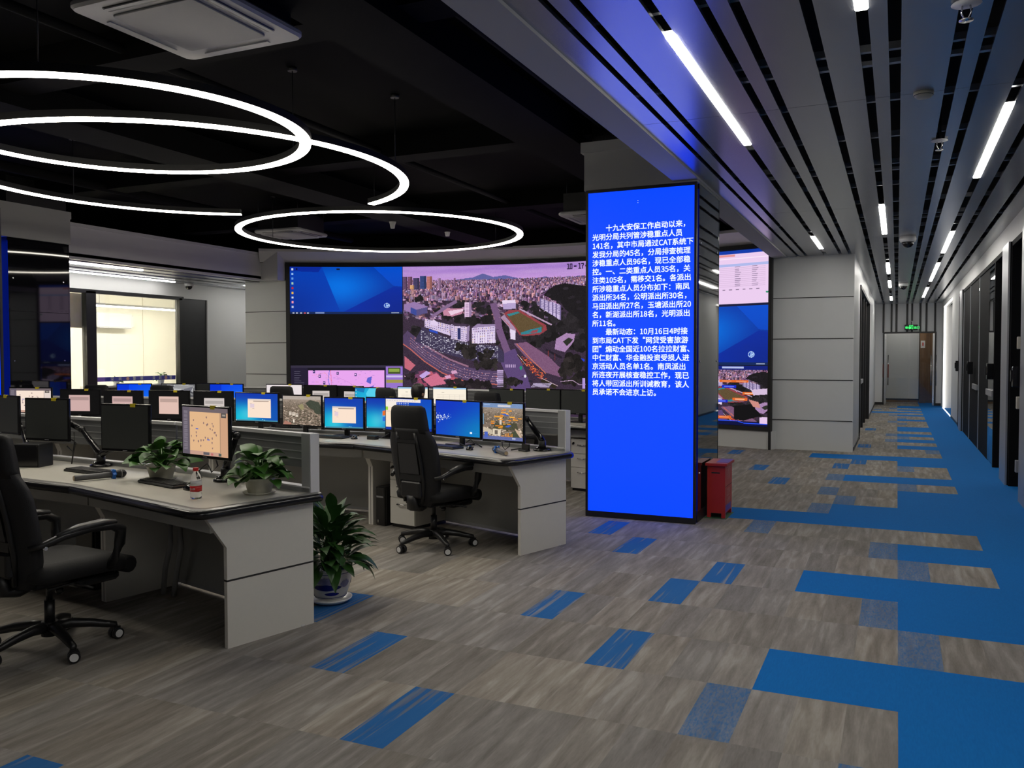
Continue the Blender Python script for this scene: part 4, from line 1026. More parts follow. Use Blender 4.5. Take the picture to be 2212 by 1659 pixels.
ROW_B = [(-10.25, 5.55), (-8.20, 6.20), (-6.35, 6.46), (-4.45, 6.43), (-2.675, 5.86)]
ROW_C = [(-10.35, 8.72), (-9.40, 9.15), (-7.35, 9.60), (-5.40, 9.60), (-3.05, 9.02)]
BA, BB, BC = offset_line(ROW_A, .745), offset_line(ROW_B, .745), offset_line(ROW_C, .745)
LA = ['front desk section at the left edge, mostly outside the frame', 'front desk section behind the big black chair, with microphone and keyboard', 'nearest desk end with a water bottle and two potted plants']
LB = ['second row desk section before the left LED column', 'second row desk section under the black monitors showing pink windows', 'second row desk section with the aerial photo monitor', 'second row desk end with four lit monitors and a chair pushed in']
LC = ['back row desk section nearest the office glass', 'back row desk section below the blue monitor left of the video wall', 'back row desk section before the map on the video wall', 'back row desk end that runs behind the LED column']
for F, B_, L_ in ((ROW_A, BA, LA), (ROW_B, BB, LB), (ROW_C, BC, LC)):
    for i in range(len(F) - 1):
        desk_section(L_[i], F[i], F[i + 1], B_[i], B_[i + 1], last=(i == len(F) - 2), first=(i == 0))

# under-desk furniture of the second row
def pedestal(label, x, y, rot, flip=False):
    t = thing('drawer_pedestal', label, 'cabinet', (x, y, 0), rot, 'drawer pedestals')
    part('body', MB().box(-.15, .012, .03, .15, .46, .60), M['desk_white'], t)
    part('plinth', MB().box(-.14, .02, .0, .14, .44, .03), M['black_frame'], t)
    for z0, z1 in ((.435, .585), (.275, .428), (.035, .268)):
        d = part('drawer', MB().box(-.148, 0, z0, .148, .016, z1), M['desk_white'], t, bevel=.002)
        part('handle', MB().tube([(-.05, 0, z1 - .05), (-.045, -.022, z1 - .052), (.045, -.022, z1 - .052), (.05, 0, z1 - .05)], .006, 6), M['steel'], d)
    lk = part('lock', MB().cyl((-.11, -.012, .55), (-.11, 0, .55), .012, 10).box(-.115, -.03, .535, -.105, -.012, .552), M['plastic'], t)
pedestal('white three drawer pedestal under the second row desk behind the chair', -4.055, 6.585, R(-12))
pedestal('white drawer pedestal under the back desk, half hidden by the LED column', -3.28, 9.22, R(-14))
t = thing('computer_tower', 'slim black computer tower beside the white drawer pedestal', 'computer', (-4.30, 6.60, 0), R(-12))
part('case', MB().rbox(-.055, .02, .0, .055, .42, .36, .01), M['plastic'], t); part('front_panel', MB().rbox(-.053, 0, .005, .053, .024, .355, .008), M['gloss_plastic'], t)
part('drive_slot', MB().box(-.045, -.003, .26, .045, .001, .275), M['grey_plastic'], t); part('badge', MB().box(-.03, -.003, .03, -.018, .001, .055), M['steel'], t)
t = thing('computer_tower', 'black computer tower deep under the front desk left of the chair arm', 'computer', (-4.92, 3.98, 0), R(-5))
part('case', MB().rbox(-.09, .02, .0, .09, .30, .42, .01), M['plastic'], t); part('front_panel', MB().rbox(-.088, 0, .005, .088, .024, .415, .008), M['gloss_plastic'], t)
tag(part('cable_sleeve', MB().tube([(-4.19, 4.02, .68), (-4.20, 4.03, .5), (-4.22, 4.05, .35), (-4.30, 4.08, .18), (-4.34, 4.10, .01)], .018, 8), M['cable_sleeve']), 'left one of two grey spiral cable sleeves under the nearest desk', 'cable', 'spiral cable sleeves')
tag(part('cable_sleeve', MB().tube([(-4.11, 4.00, .68), (-4.10, 4.01, .5), (-4.11, 4.03, .35), (-4.19, 4.07, .18), (-4.24, 4.09, .01)], .018, 8), M['cable_sleeve']), 'right one of two grey spiral cable sleeves under the nearest desk', 'cable', 'spiral cable sleeves')

# ================================================================ MONITORS
def pic_win7(seed, window=None, logo=False, w=120, h=72):
    p = Pic(w, h, (8, 66, 176), seed)
    p.glow(.12, .95, .55, .75, (0, 190, 215), .95); p.glow(.30, .75, .22, .30, (120, 225, 235), .55); p.glow(1.0, .6, .5, .8, (0, 84, 176), .5); p.glow(.2, .0, .9, .35, (10, 40, 170), .7)
    p.line([(.62, .93), (.70, .955), (.76, 1)], .008, (150, 225, 235))
    if window:
        x0, y0, x1, y1 = window; p.rect(x0, y0, x1, y1, (250, 226, 206)); p.rect(x0, y0, x1, y0 + .05, (215, 205, 200)); p.rect(x0 + .25 * (x1 - x0), y0 + .06, x1 - .05, y0 + .085, (160, 140, 130))
        for i in range(3): p.rect(x0 + .05 + .03 * i, y0 + .16 + i * .09, x0 + .10 + .03 * i, y0 + .18 + i * .09, (200, 178, 170))
        p.rect(x0 + .06, y0 + .18, x0 + .16, y0 + .32, (226, 205, 215))
    if logo:
        p.glow(.54, .6, .12, .22, (160, 220, 240), .6); p.poly([(0.44, .42), (0.52, .40), (0.52, .56), (0.44, .58)], (235, 110, 40)); p.poly([(0.54, .40), (0.62, .42), (0.62, .58), (0.54, .56)], (120, 190, 40)); p.poly([(0.44, .62), (0.52, .60), (0.52, .76), (0.44, .77)], (40, 110, 215)); p.poly([(0.54, .60), (0.62, .62), (0.62, .77), (0.54, .76)], (245, 190, 30))
    p.rect(0, .965, 1, 1, (70, 140, 165)); p.rect(0, .965, .02, 1, (180, 220, 235))
    return p.out()
def pic_blue(w=120, h=72):
    p = Pic(w, h, (4, 62, 196), 3); p.glow(1.05, .9, .7, .8, (0, 130, 190), .95); p.glow(.1, .1, .8, .5, (4, 44, 190), .7)
    for i in range(70):
        x = abs(p.r.gauss(.0, .16)); s = .008 + .006 * p.r.random(); y = .46 + .1 * x + p.r.gauss(0, .05)
        if x < .62: p.rect(x, y, x + s, y + s * 1.5, (225, 240, 250) if x < .3 else (130, 190, 235))
    p.rect(.78, .865, .83, .915, (225, 240, 250)); p.rect(.86, .89, .96, .897, (40, 130, 200))
    return p.out()
def pic_icons(w=120, h=72):
    p = Pic(w, h, (4, 60, 190), 4); p.glow(1, .8, .6, .7, (0, 110, 190), .8)
    p.rect(0, .02, .77, .11, (240, 230, 226)); p.rect(0, .11, .24, .27, (245, 235, 225)); p.rect(0, .27, .22, .92, (250, 228, 200)); p.rect(.0, .27, .05, .38, (150, 215, 60)); p.rect(0, .40, .22, .415, (190, 170, 160)); p.rect(0, .92, 1, 1, (14, 50, 160))
    for i in range(6):
        for j in range(2): p.rect(.255 + i * .045, .13 + j * .07, .28 + i * .045, .17 + j * .07, (180, 200, 235)); p.rect(.26 + i * .045, .14 + j * .07, .272 + i * .045, .155 + j * .07, (60, 80, 150))
    for i in range(12): p.rect(.03 + i * .055, .05, .05 + i * .055, .065, (190, 180, 180))
    return p.out()
def pic_aerial(seed, orange=False, w=130, h=84):
    p = Pic(w, h, (112, 98, 84), seed); r = p.r; p.glow(.5, .0, 1.5, .28, (176, 160, 146), .9)
    for i in range(700):
        y = r.random() ** 1.2; s = .012 + .05 * y; x = r.random(); c = np.array(r.choice([(200, 180, 160), (150, 130, 112), (96, 88, 72), (178, 158, 140), (120, 104, 92), (74, 72, 54), (226, 205, 184)])) * r.uniform(.75, 1.05)
        p.rect(x, .14 + y * .86, x + s * r.uniform(.5, 1.2), .14 + y * .86 + s * r.uniform(.4, .9), c)
    p.rect(0, 0, 1, .12, (178, 166, 156) if not orange else (120, 146, 188))
    if not orange:
        p.poly([(.60, .24), (.72, .13), (.95, .20), (1, .34), (1, .60), (.86, .62), (.80, .45), (.70, .40)], (64, 70, 58), 10); p.poly([(.40, .34), (.52, .26), (.58, .42), (.50, .5)], (150, 142, 104)); p.line([(.55, .4), (.72, .5), (1, .72)], .04, (150, 132, 114))
        for k in (0, 1, 2): p.line([(0, .62 + k * .05), (.2, .80 + k * .05), (.5, .92 + k * .04), (1, .96 + k * .03)], .014, (84, 72, 64) if k != 1 else (150, 128, 112))
        for x in (.16, .25, .34): p.rect(x, .50 + x * .3, x + .07, .62 + x * .3, (218, 204, 188)); p.rect(x + .01, .53 + x * .3, x + .06, .55 + x * .3, (120, 110, 104))
        p.rect(.27, .82, .31, .93, (240, 228, 212)); p.poly([(.05, .86), (.24, .95), (.2, 1), (0, 1)], (170, 120, 104))
    else:
        p.rect(.38, .03, .70, .09, (205, 205, 215)); p.rect(.02, .03, .18, .06, (150, 175, 215))
        p.poly([(.3, .55), (.85, .52), (.9, .72), (.25, .70)], (74, 74, 56), 10); p.rect(.42, .40, .48, .58, (220, 206, 190)); p.poly([(.0, .62), (.3, .45), (.3, .52), (0, .72)], (128, 112, 98))
        p.poly([(.26, .70), (.46, .72), (.44, .90), (.24, .86)], (222, 208, 184)); p.rect(.30, .74, .38, .86, (110, 100, 90)); p.poly([(0, .66), (.24, .74), (.24, .86), (0, .82)], (200, 186, 164)); p.poly([(.80, .66), (.90, .72), (.98, .9), (.92, .98)], (198, 170, 146)); p.poly([(.82, .72), (.98, .98), (.78, 1), (.70, .8)], (70, 76, 56))
        for i in range(26):
            x, y = min(.93, max(.2, r.gauss(.55, .18))), min(.85, max(.16, r.gauss(.38, .14))); p.rect(x, y, x + r.uniform(.05, .14), y + .03, r.choice([(240, 156, 40), (232, 132, 36), (246, 176, 70)]))
        for i in range(10): p.rect(.46 + i * .03, .80 + r.uniform(0, .08), .475 + i * .03, .93, (232, 150, 60))
        for x, y in ((.50, .27), (.56, .30), (.62, .58), (.58, .61)): p.rect(x, y, x + .09, y + .035, (60, 96, 190))
        p.rect(0, .9, 1, 1, (96, 106, 160)); p.rect(.04, .80, .12, .95, (70, 96, 190)); p.rect(.74, .93, .82, .96, (190, 196, 220)); p.rect(0, .30, .025, .6, (120, 160, 190))
    p.noise(5)
    return p.out()
def pic_map(warm=True, w=120, h=84):
    p = Pic(w, h, (226, 182, 138) if warm else (246, 226, 210), 6)
    p.rect(0, 0, 1, .09, (112, 100, 104)); p.rect(0, .0, .17, 1, (98, 90, 102)); p.rect(.84, .09, 1, 1, (206, 160, 128) if warm else (226, 212, 204)); p.rect(.86, .10, .97, .19, (86, 80, 78)); p.rect(.88, .12, .95, .15, (160, 150, 140)); p.rect(.83, .09, .84, 1, (120, 100, 92))
    for i in range(30): p.rect(.03, .08 + i * .028, .12, .092 + i * .028, (140, 132, 144))
    for i in range(26):
        x, y = p.r.uniform(.2, .78), p.r.uniform(.13, .85); p.ell(x, y, .013, .016, (130, 104, 110)); p.rect(x - .004, y + .01, x + .006, y + .03, (120, 96, 100))
    for x, y in ((.30, .44), (.33, .44), (.55, .66), (.58, .66)): p.rect(x, y, x + .03, y + .02, (96, 110, 190))
    p.rect(.17, .92, .84, 1, (196, 156, 138)); p.rect(.47, .93, .60, .99, (98, 92, 98)); p.rect(.63, .94, .68, .99, (190, 110, 110)); p.rect(.80, .93, .86, .99, (80, 90, 84))
    return p.out()
def pic_dialog(x0, y0, x1, y1, c=(206, 172, 168), w=100, h=60):
    p = Pic(w, h, (6, 6, 8), 1); p.rect(x0, y0, x1, y1, c); p.rect(x0 + .03, y0 + .09, x1 - .03, y0 + .22, tuple(np.array(c) * .84)); p.rect(x0, y0, x1, y0 + .03, tuple(np.array(c) * .95))
    return p.out()
def pic_sheet(w=100, h=60):
    p = Pic(w, h, (250, 240, 222), 2); p.rect(0, 0, 1, .07, (150, 190, 226)); p.rect(.26, .2, .34, .22, (150, 140, 130))
    for i in range(9): p.rect(.12, .3 + i * .07, .95, .305 + i * .07, (225, 214, 200))
    for x in (.3, .5, .66, .8): p.rect(x, .3, x + .004, .9, (222, 212, 200))
    return p.out()
def pic_cyan(w=110, h=64):
    p = Pic(w, h, (0, 146, 200), 2); p.glow(.5, .5, .6, .8, (40, 190, 226), .8); p.poly([(.32, .24), (.42, 0), (1, 0), (.93, .9), (.5, 1)], (86, 208, 236)); p.poly([(0, 0), (.3, 0), (.26, .2), (0, .12)], (20, 120, 185))
    for i in range(5): p.rect(.015, .06 + i * .15, .035, .12 + i * .15, (190, 225, 240))
    return p.out()
def pic_solid_blue(w=60, h=36):
    p = Pic(w, h, (2, 62, 236), 2); p.glow(1, .8, .6, .8, (20, 130, 236), .7); p.rect(0, .0, .35, 1, (0, 52, 210)); return p.out()
def pic_car(w=100, h=60):
    p = Pic(w, h, (96, 96, 98), 2)
    for k in range(40): p.poly([(p.r.random(), p.r.random() * .5) for _ in range(3)], p.r.choice([(150, 150, 152), (60, 60, 66), (190, 190, 190), (110, 110, 120)]))
    p.poly([(.2, .4), (.4, .3), (.75, .3), (.85, .6), (.2, .7)], (170, 60, 60)); p.rect(0, .05, .08, .2, (200, 170, 40)); return p.out()
PICS = {}
def screen_pic(key):
    if key not in PICS:
        PICS[key] = {'win_note': lambda: pic_win7(1, (.29, .20, .84, .88)), 'win_note2': lambda: pic_win7(2, (.20, .28, .82, .84)), 'win_logo': lambda: pic_win7(3, None, True), 'blue': pic_blue, 'icons': pic_icons, 'aerial': lambda: pic_aerial(11), 'orange': lambda: pic_aerial(12, True),
            'map': lambda: pic_map(True), 'map_pale': lambda: pic_map(False), 'dlg': lambda: pic_dialog(.22, .20, .76, .86), 'dlg2': lambda: pic_dialog(.25, .18, .75, .84, (224, 190, 178)), 'dlg3': lambda: pic_dialog(.27, .22, .80, .86, (206, 196, 192)), 'sheet': pic_sheet, 'cyan': pic_cyan, 'solid': pic_solid_blue, 'car': pic_car,
            'form': lambda: (lambda p: (p.rect(.1, .2, .75, .5, (214, 208, 206)), p.out())[1])(Pic(60, 36, (232, 222, 224), 2))}[key]()
    return PICS[key]
def monitor(label, x, y, zc, w, h, ang, pic, stand=True, group='desk monitors', tape=.62):
    t = thing('monitor', label, 'monitor', (x, y, DZ), R(ang), group)
    zc -= DZ; z0, z1 = zc - h / 2, zc + h / 2
    hb = MB(); hb.rbox(-w / 2, 0, z0, w / 2, .022, z1, .006)
    hb.loft([[(-w * .42, .022, z0 + .03), (w * .42, .022, z0 + .03), (w * .42, .022, z1 - .03), (-w * .42, .022, z1 - .03)], [(-w * .28, .05, z0 + .07), (w * .28, .05, z0 + .07), (w * .28, .05, z1 - .07), (-w * .28, .05, z1 - .07)]], False, True, False)
    part('housing', hb, M['gloss_plastic'], t)
    bz, bb = .012, .020
    if pic == 'off':
        part('screen', MB().box(-w / 2 + bz, -.0015, z0 + bb, w / 2 - bz, .002, z1 - bz), M['off_screen'], t)
    else:
        def pos(u, v): return np.stack([-w / 2 + bz + (w - 2 * bz) * u, np.full_like(u, -.0015), z1 - bz - (h - bz - bb) * v], axis=1)
        raster('screen', screen_pic(pic), pos, M['display'], t)
    if tape: part('tape_tab', MB().box((tape - .5) * w, -.003, z1 - .020, (tape - .5) * w + .045, .012, z1 + .003), M['yellow_tape'], t)
    part('maker_badge', MB().box(-.02, -.002, z0 + .008, .02, .0, z0 + .013), M['grey_plastic'], t)
    if stand:
        part('stand_neck', MB().rbox(-.028, .045, .012, .028, .075, zc, .01), M['plastic'], t)
        part('stand_base', MB().rbox(-.115, -.06, 0, .115, .12, .014, .03), M['gloss_plastic'], t)
    return t
A_ = 'monitors on the front desk'; B_G = 'monitors on the second row desks'; C_ = 'monitors on the back row desks'
for row in [
 ('MA1', -6.329, 4.393, 1.107, .560, .300, -9.3, 'off', False, A_, 'switched off monitor cut by the left edge of the photo'),
 ('MA2', -5.694, 4.310, 1.090, .430, .317, 4.0, 'off', False, A_, 'switched off dark monitor on the front desk beside the black box'),
 ('MA3', -4.770, 4.194, 1.068, .440, .326, 2.0, 'off', False, A_, 'switched off dark monitor on the front desk just left of the first potted plant'),
 ('MA4', -3.862, 3.990, 1.088, .490, .325, -12.0, 'map', False, A_, 'front desk monitor showing an orange map, between the two potted plants'),
 ('MB0', -8.907, 6.546, 1.059, .543, .301, 14.8, 'map_pale', True, B_G, 'monitor with a pale map behind the switched off screens at far left'),
 ('MB1', -8.309, 6.704, 1.042, .500, .300, 14.8, 'dlg', True, B_G, 'black screen with one pink window, leftmost of four in the second row'),
 ('MB2', -7.747, 6.791, 1.032, .520, .306, 8.0, 'dlg', True, B_G, 'black screen with one pink window, second of four in the second row'),
 ('MB3', -7.157, 6.874, 1.027, .523, .323, 8.0, 'dlg2', True, B_G, 'black screen with one pink window, third of four, above the white rail'),
 ('MB4', -6.610, 6.950, 1.027, .490, .321, 8.0, 'dlg3', True, B_G, 'black screen with one pale window, directly left of the blue desktop monitor'),
 ('MB5', -6.046, 6.975, 1.022, .580, .318, -0.9, 'win_note', True, B_G, 'bright blue desktop monitor with a large cream window, left of the aerial photo'),
 ('MB6', -5.461, 6.966, 1.004, .500, .323, -0.9, 'aerial', True, B_G, 'monitor showing a grey aerial photo of a city'),
 ('MB7', -4.946, 6.958, .991, .455, .324, 4.0, 'win_note2', True, B_G, 'blue desktop monitor with a cream window, right of the aerial photo'),
 ('MB8', -4.490, 6.985, .999, .419, .321, 4.0, 'win_logo', True, B_G, 'blue desktop monitor with a coloured flag mark, half hidden behind the next'),
 ('MB9', -4.145, 6.850, 1.004, .569, .325, -8.0, 'icons', True, B_G, 'monitor with a white toolbar and icons, partly hidden by the chair headrest'),
 ('MB10', -3.533, 6.669, .997, .575, .335, -18.0, 'blue', True, B_G, 'deep blue monitor with a scatter of white specks, right of the chair headrest'),
 ('MB11', -3.001, 6.470, .999, .450, .338, -14.0, 'orange', False, B_G, 'monitor with an orange tinted city map at the right end of the second row'),
 ('MC0', -10.20, 9.145, .974, .525, .374, 22.8, 'solid', True, C_, 'plain blue monitor in the back row, nearest the left LED column'),
 ('MC1', -9.76, 9.56, .967, .54, .373, 20, 'car', True, C_, 'back row monitor with a grey picture of a red car'),
 ('MC2', -9.30, 9.77, .973, .54, .373, 16, 'off', True, C_, 'switched off back row monitor right of the car picture'),
 ('MC3', -8.93, 9.66, .971, .55, .372, 11.3, 'solid', True, C_, 'plain blue back row monitor before the white wall'),
 ('MC4', -8.117, 9.955, .970, .580, .365, 11.3, 'form', True, C_, 'back row monitor with a white form, at the left edge of the video wall'),
 ('MC5', -7.562, 10.06, .962, .520, .361, 11.3, 'dlg3', True, C_, 'back row black screen with a white window before the wall map'),
 ('MC6', -7.10, 10.14, .957, .46, .356, -1.5, 'dlg3', True, C_, 'back row black screen partly hidden by the cyan monitor'),
 ('MC7', -6.70, 10.10, .943, .600, .352, -1.5, 'cyan', True, C_, 'bright cyan back row monitor left of the seated person'),
 ('MC8', -6.029, 10.08, .970, .500, .343, -1.5, 'sheet', True, C_, 'back row monitor with a white sheet behind the seated person'),
 ('MC9', -5.453, 10.07, .975, .530, .336, -1.5, 'sheet', True, C_, 'back row monitor with a white spreadsheet right of the seated person'),
 ('MC10', -4.512, 9.83, .981, .575, .318, -15.3, 'off', True, C_, 'switched off back row monitor behind an empty chair, below the wall city view'),
 ('MC11', -3.94, 9.66, 1.000, .536, .307, -15.3, 'off', True, C_, 'switched off back row monitor, second from the LED column'),
 ('MC12', -3.441, 9.53, 1.006, .500, .297, -15.3, 'off', True, C_, 'switched off back row monitor half hidden by the LED column')]:
    monitor(row[10], *row[1:9], group=row[9])

def monitor_arm(label, base, heads, tint=False):
    x, y = base; t = thing('monitor_mount', label, 'monitor arm', (x, y, DZ), 0, 'black monitor arms')
    part('base', MB().lathe([(0, 0), (.075, 0), (.075, .012), (.06, .020), (0, .020)], 24), M['gloss_plastic'], t)
    part('post', MB().cyl((0, 0, .018), (0, 0, .085), .030, 16), M['plastic'], t)
    part('clamp_knob', MB().cyl((-.04, -.02, .02), (-.04, -.02, .034), .016, 10), M['steel'], t)
    for hx, hy, hz, bx, by, bz in heads:      # elbow, then monitor back
        e = (bx - x, by - y, bz - DZ); h_ = (hx - x, hy - y, hz - DZ)
        part('lower_arm', MB().tube([(0, 0, .075), tuple(.15 * e[i] + (0, 0, .085)[i] * .85 for i in range(3)), e], [.028, .026, .020], 10, sx=.8), M['gloss_plastic'], t)
        part('elbow', MB().ball(e, .026, 12), M['plastic'], t)
        part('upper_arm', MB().tube([e, tuple((e[i] + h_[i]) / 2 + (0, 0, .02)[i] for i in range(3)), h_], [.022, .024, .018], 10, sx=.8), M['gloss_plastic'], t)
        part('head_plate', MB().ball(h_, (.045, .02, .045), 12), M['plastic'], t)
monitor_arm('double black monitor arm standing behind the front keyboard and microphone', (-5.20, 4.36), [(-5.695, 4.375, 1.08, -5.44, 4.40, 1.02), (-4.775, 4.262, 1.04, -5.02, 4.33, .92)])
monitor_arm('black monitor arm behind the orange map monitor on the nearest desk', (-3.86, 4.16), [(-3.846, 4.058, 1.09, -3.73, 4.12, 1.06)])
monitor_arm('black monitor arm at the right end of the second row desk', (-2.68, 6.56), [(-2.985, 6.538, 1.02, -2.83, 6.575, 1.03)])
monitor_arm('black monitor arm at the far left of the front desk', (-6.02, 4.40), [(-6.318, 4.460, 1.08, -6.20, 4.48, 1.0)])
# ================================================================ SMALL THINGS ON THE DESKS
def keyboard(label, x, y, ang, w=.43, d=.14):
    t = thing('keyboard', label, 'keyboard', (x, y, DZ + .0005), R(ang), 'black keyboards')
    part('case', MB().rbox(-w / 2, -d / 2, 0, w / 2, d / 2, .016, .012), M['plastic'], t)
    k = MB()
    for j in range(5):
        n = 15 if j else 9
        for i in range(n):
            x0 = -w / 2 + .012 + i * (w - .024) / n; y0 = -d / 2 + .012 + j * (d - .024) / 5
            k.box(x0, y0, .016, x0 + (w - .024) / n - .004, y0 + (d - .024) / 5 - .004, .022)
    part('keys', k, M['plastic_key'], t)
M['plastic_key'] = mat('keycap_plastic', (0.02, 0.02, 0.021), 0.45, var=0.1)
keyboard('black keyboard on the nearest desk, left of the water bottle', -4.10, 3.90, -15)
keyboard('black keyboard on the front desk just behind the microphone', -5.00, 4.11, -8)
keyboard('black keyboard at the left of the second row, before the cream window monitor', -5.02, 6.79, 0)
keyboard('black keyboard before the deep blue monitor, right of the chair headrest', -3.58, 6.45, -17)
def mouse(label, x, y, ang):
    t = thing('mouse', label, 'mouse', (x, y, DZ + .0005), R(ang), 'black computer mice')
    rings = []
    for s, w, h_ in ((-.052, .010, .006), (-.045, .026, .020), (-.02, .032, .034), (.01, .031, .036), (.035, .027, .026), (.05, .018, .012), (.054, .008, .006)):
        rings.append([(w * math.cos(PI * k / 8), s, .001 + h_ * math.sin(PI * k / 8)) for k in range(9)])
    part('body', MB().loft(rings, True, True, True), M['gloss_plastic'], t)
    part('wheel', MB().cyl((-.004, .030, .029), (.004, .030, .029), .008, 10), M['grey_plastic'], t)
mouse('black mouse just left of the water bottle', -3.80, 3.80, 70)
mouse('black mouse before the cream window monitor in the second row', -4.71, 6.79, 40)
mouse('black mouse beside the keyboard before the deep blue monitor', -3.27, 6.385, 30)
def microphone(label, x, y, ang):
    t = thing('microphone', label, 'microphone', (x, y, DZ + .023), R(ang), 'hand microphones')
    part('handle', MB().tube([(-.16, 0, 0), (-.155, 0, 0), (.02, 0, .003), (.06, 0, .004)], [.016, .0185, .019, .021], 16), M['mic_grey'], t)
    part('tail_cap', MB().cyl((-.164, 0, 0), (-.158, 0, 0), .015, 14), M['mic_tan'], t)
    c = MB(); n = 24; rings = []
    for z in (.064, .068, .082, .086):
        rings.append([(z, (.029 + .006 * math.cos(6 * 2 * PI * k / n)) * (1 if .065 < z < .085 else .9) * math.cos(2 * PI * k / n), .006 + (.029 + .006 * math.cos(6 * 2 * PI * k / n)) * (1 if .065 < z < .085 else .9) * math.sin(2 * PI * k / n)) for k in range(n)])
    part('anti_roll_ring', c.loft(rings, True, True, False), M['blue_ring'], t)
    part('grille', MB().tube([(.086, 0, .004), (.095, 0, .005), (.12, 0, .005), (.14, 0, .005), (.150, 0, .005), (.155, 0, .005)], [.021, .025, .027, .024, .015, .006], 18), M['plastic_key'], t)
    part('grille_band', MB().cyl((.118, 0, .005), (.123, 0, .005), .0276, 18), M['grey_plastic'], t)
M['mic_grey'] = mat('microphone_body', (0.10, 0.10, 0.105), 0.35, metal=0.3, var=0.05); M['mic_tan'] = mat('microphone_cap', (0.42, 0.32, 0.20), 0.5)
microphone('grey wireless microphone with a blue ring beside the front keyboard', -4.64, 3.89, 66)
microphone('grey wireless microphone with a blue ring below the orange city map monitor', -2.90, 6.20, 133)
def lamp_blob(): pass
# water bottle
t = thing('water_bottle', 'small water bottle with red cap and red label on the nearest desk', 'bottle', (-3.53, 3.575, DZ + .0005))
part('bottle', MB().lathe([(0, .002), (.026, .0), (.030, .006), (.031, .03), (.029, .034), (.031, .04), (.031, .085), (.030, .11), (.026, .128), (.018, .143), (.0125, .15), (.0125, .158)], 28), M['water'], t)
lb = part('label', MB().lathe([(.0316, .042), (.0316, .074)], 28), M['red_cap'], t)
part('label_band', MB().lathe([(.0316, .074), (.0316, .102)], 28), M['label_white'], t)
part('cap', MB().lathe([(0, .172), (.0145, .172), (.0155, .168), (.0155, .154), (0, .154)], 24), M['red_cap'], t)
part('label_mark', MB().add([(.0322 * math.sin(a), -.0322 * math.cos(a), z) for a in (-.75, -.55, -.35) for z in (.082, .096)], [(0, 2, 3, 1), (2, 4, 5, 3)]), M['leaf_dark'], t)
curved = []
for i, ch in enumerate('农夫山泉'):
    a = -.62 + i * .36
    curved.append((ch, .0125, Matrix.Rotation(a, 4, 'Z') @ Matrix.Translation((-.006, -.0323, .053)) @ Matrix.Rotation(PI / 2, 4, 'X'), None, 0))
for i in range(2): curved.append(('天然水', .006, Matrix.Rotation(.15 + i * .35, 4, 'Z') @ Matrix.Translation((-.005, -.0323, .086)) @ Matrix.Rotation(PI / 2, 4, 'X'), None, 0))
text_mesh('label_lettering', curved, M['print_white'], t, 2)
t = thing('speaker_box', 'small black box on the front desk under the switched off monitor', 'box', (-5.66, 4.16, DZ), R(18))
part('case', MB().rbox(-.10, -.06, 0, .10, .10, .165, .008), M['plastic'], t); part('front_panel', MB().rbox(-.092, -.064, .008, .092, -.058, .157, .006), M['gloss_plastic'], t)
tag(part('cable_tangle', MB().tube([(-5.50, 4.36, DZ + .005), (-5.46, 4.34, .84), (-5.43, 4.33, .92), (-5.47, 4.36, 1.0)], .005, 6).tube([(-5.52, 4.34, .90), (-5.44, 4.33, .86), (-5.41, 4.33, .93), (-5.49, 4.35, .95)], .005, 6), M['cable']), 'tangle of black cables behind the black box on the front desk', 'cable')
tag(part('monitor_cable', MB().tube([(-3.83, 4.04, .94), (-3.80, 4.03, .88), (-3.84, 4.02, .84), (-3.88, 4.03, .89), (-3.93, 4.05, .87), (-4.02, 4.10, .83), (-4.06, 4.16, .775)], .005, 6), M['cable']), 'looped black cable hanging below the orange map monitor', 'cable')
tag(part('monitor_cable', MB().tube([(-3.02, 6.50, .84), (-3.0, 6.46, .80), (-2.97, 6.45, .772), (-2.94, 6.47, .80), (-2.95, 6.50, .85)], .004, 6).tube([(-2.92, 6.46, .772), (-2.84, 6.47, .785), (-2.80, 6.50, .772)], .006, 6), M['cable']), 'coiled black cable below the orange city map monitor', 'cable')
tag(part('monitor_cable', MB().tube([(-3.42, 6.62, .80), (-3.37, 6.60, .83), (-3.31, 6.58, .80), (-3.24, 6.56, .772)], .006, 6).tube([(-3.50, 6.64, .79), (-3.40, 6.56, .775), (-3.30, 6.52, .772)], .005, 6), M['cable']), 'black cables on the desk under the deep blue monitor', 'cable')
t = thing('power_adapter', 'small black adapter block on the second row desk left of the chair', 'adapter', (-4.52, 6.82, DZ), R(-8)); part('case', MB().rbox(-.05, -.03, 0, .05, .03, .035, .006), M['plastic'], t); part('lead', MB().tube([(.05, 0, .015), (.09, .02, .02), (.14, .08, .06)], .005, 6), M['cable'], t)
t = thing('phone_cradle', 'small black cradle with a blue glint beside the right monitor arm', 'cradle', (-2.80, 6.46, DZ), R(-20)); part('base', MB().rbox(-.045, -.03, 0, .045, .03, .015, .008), M['plastic'], t); part('holder', MB().box(-.03, .0, .015, .045, .02, .06), M['gloss_plastic'], t)

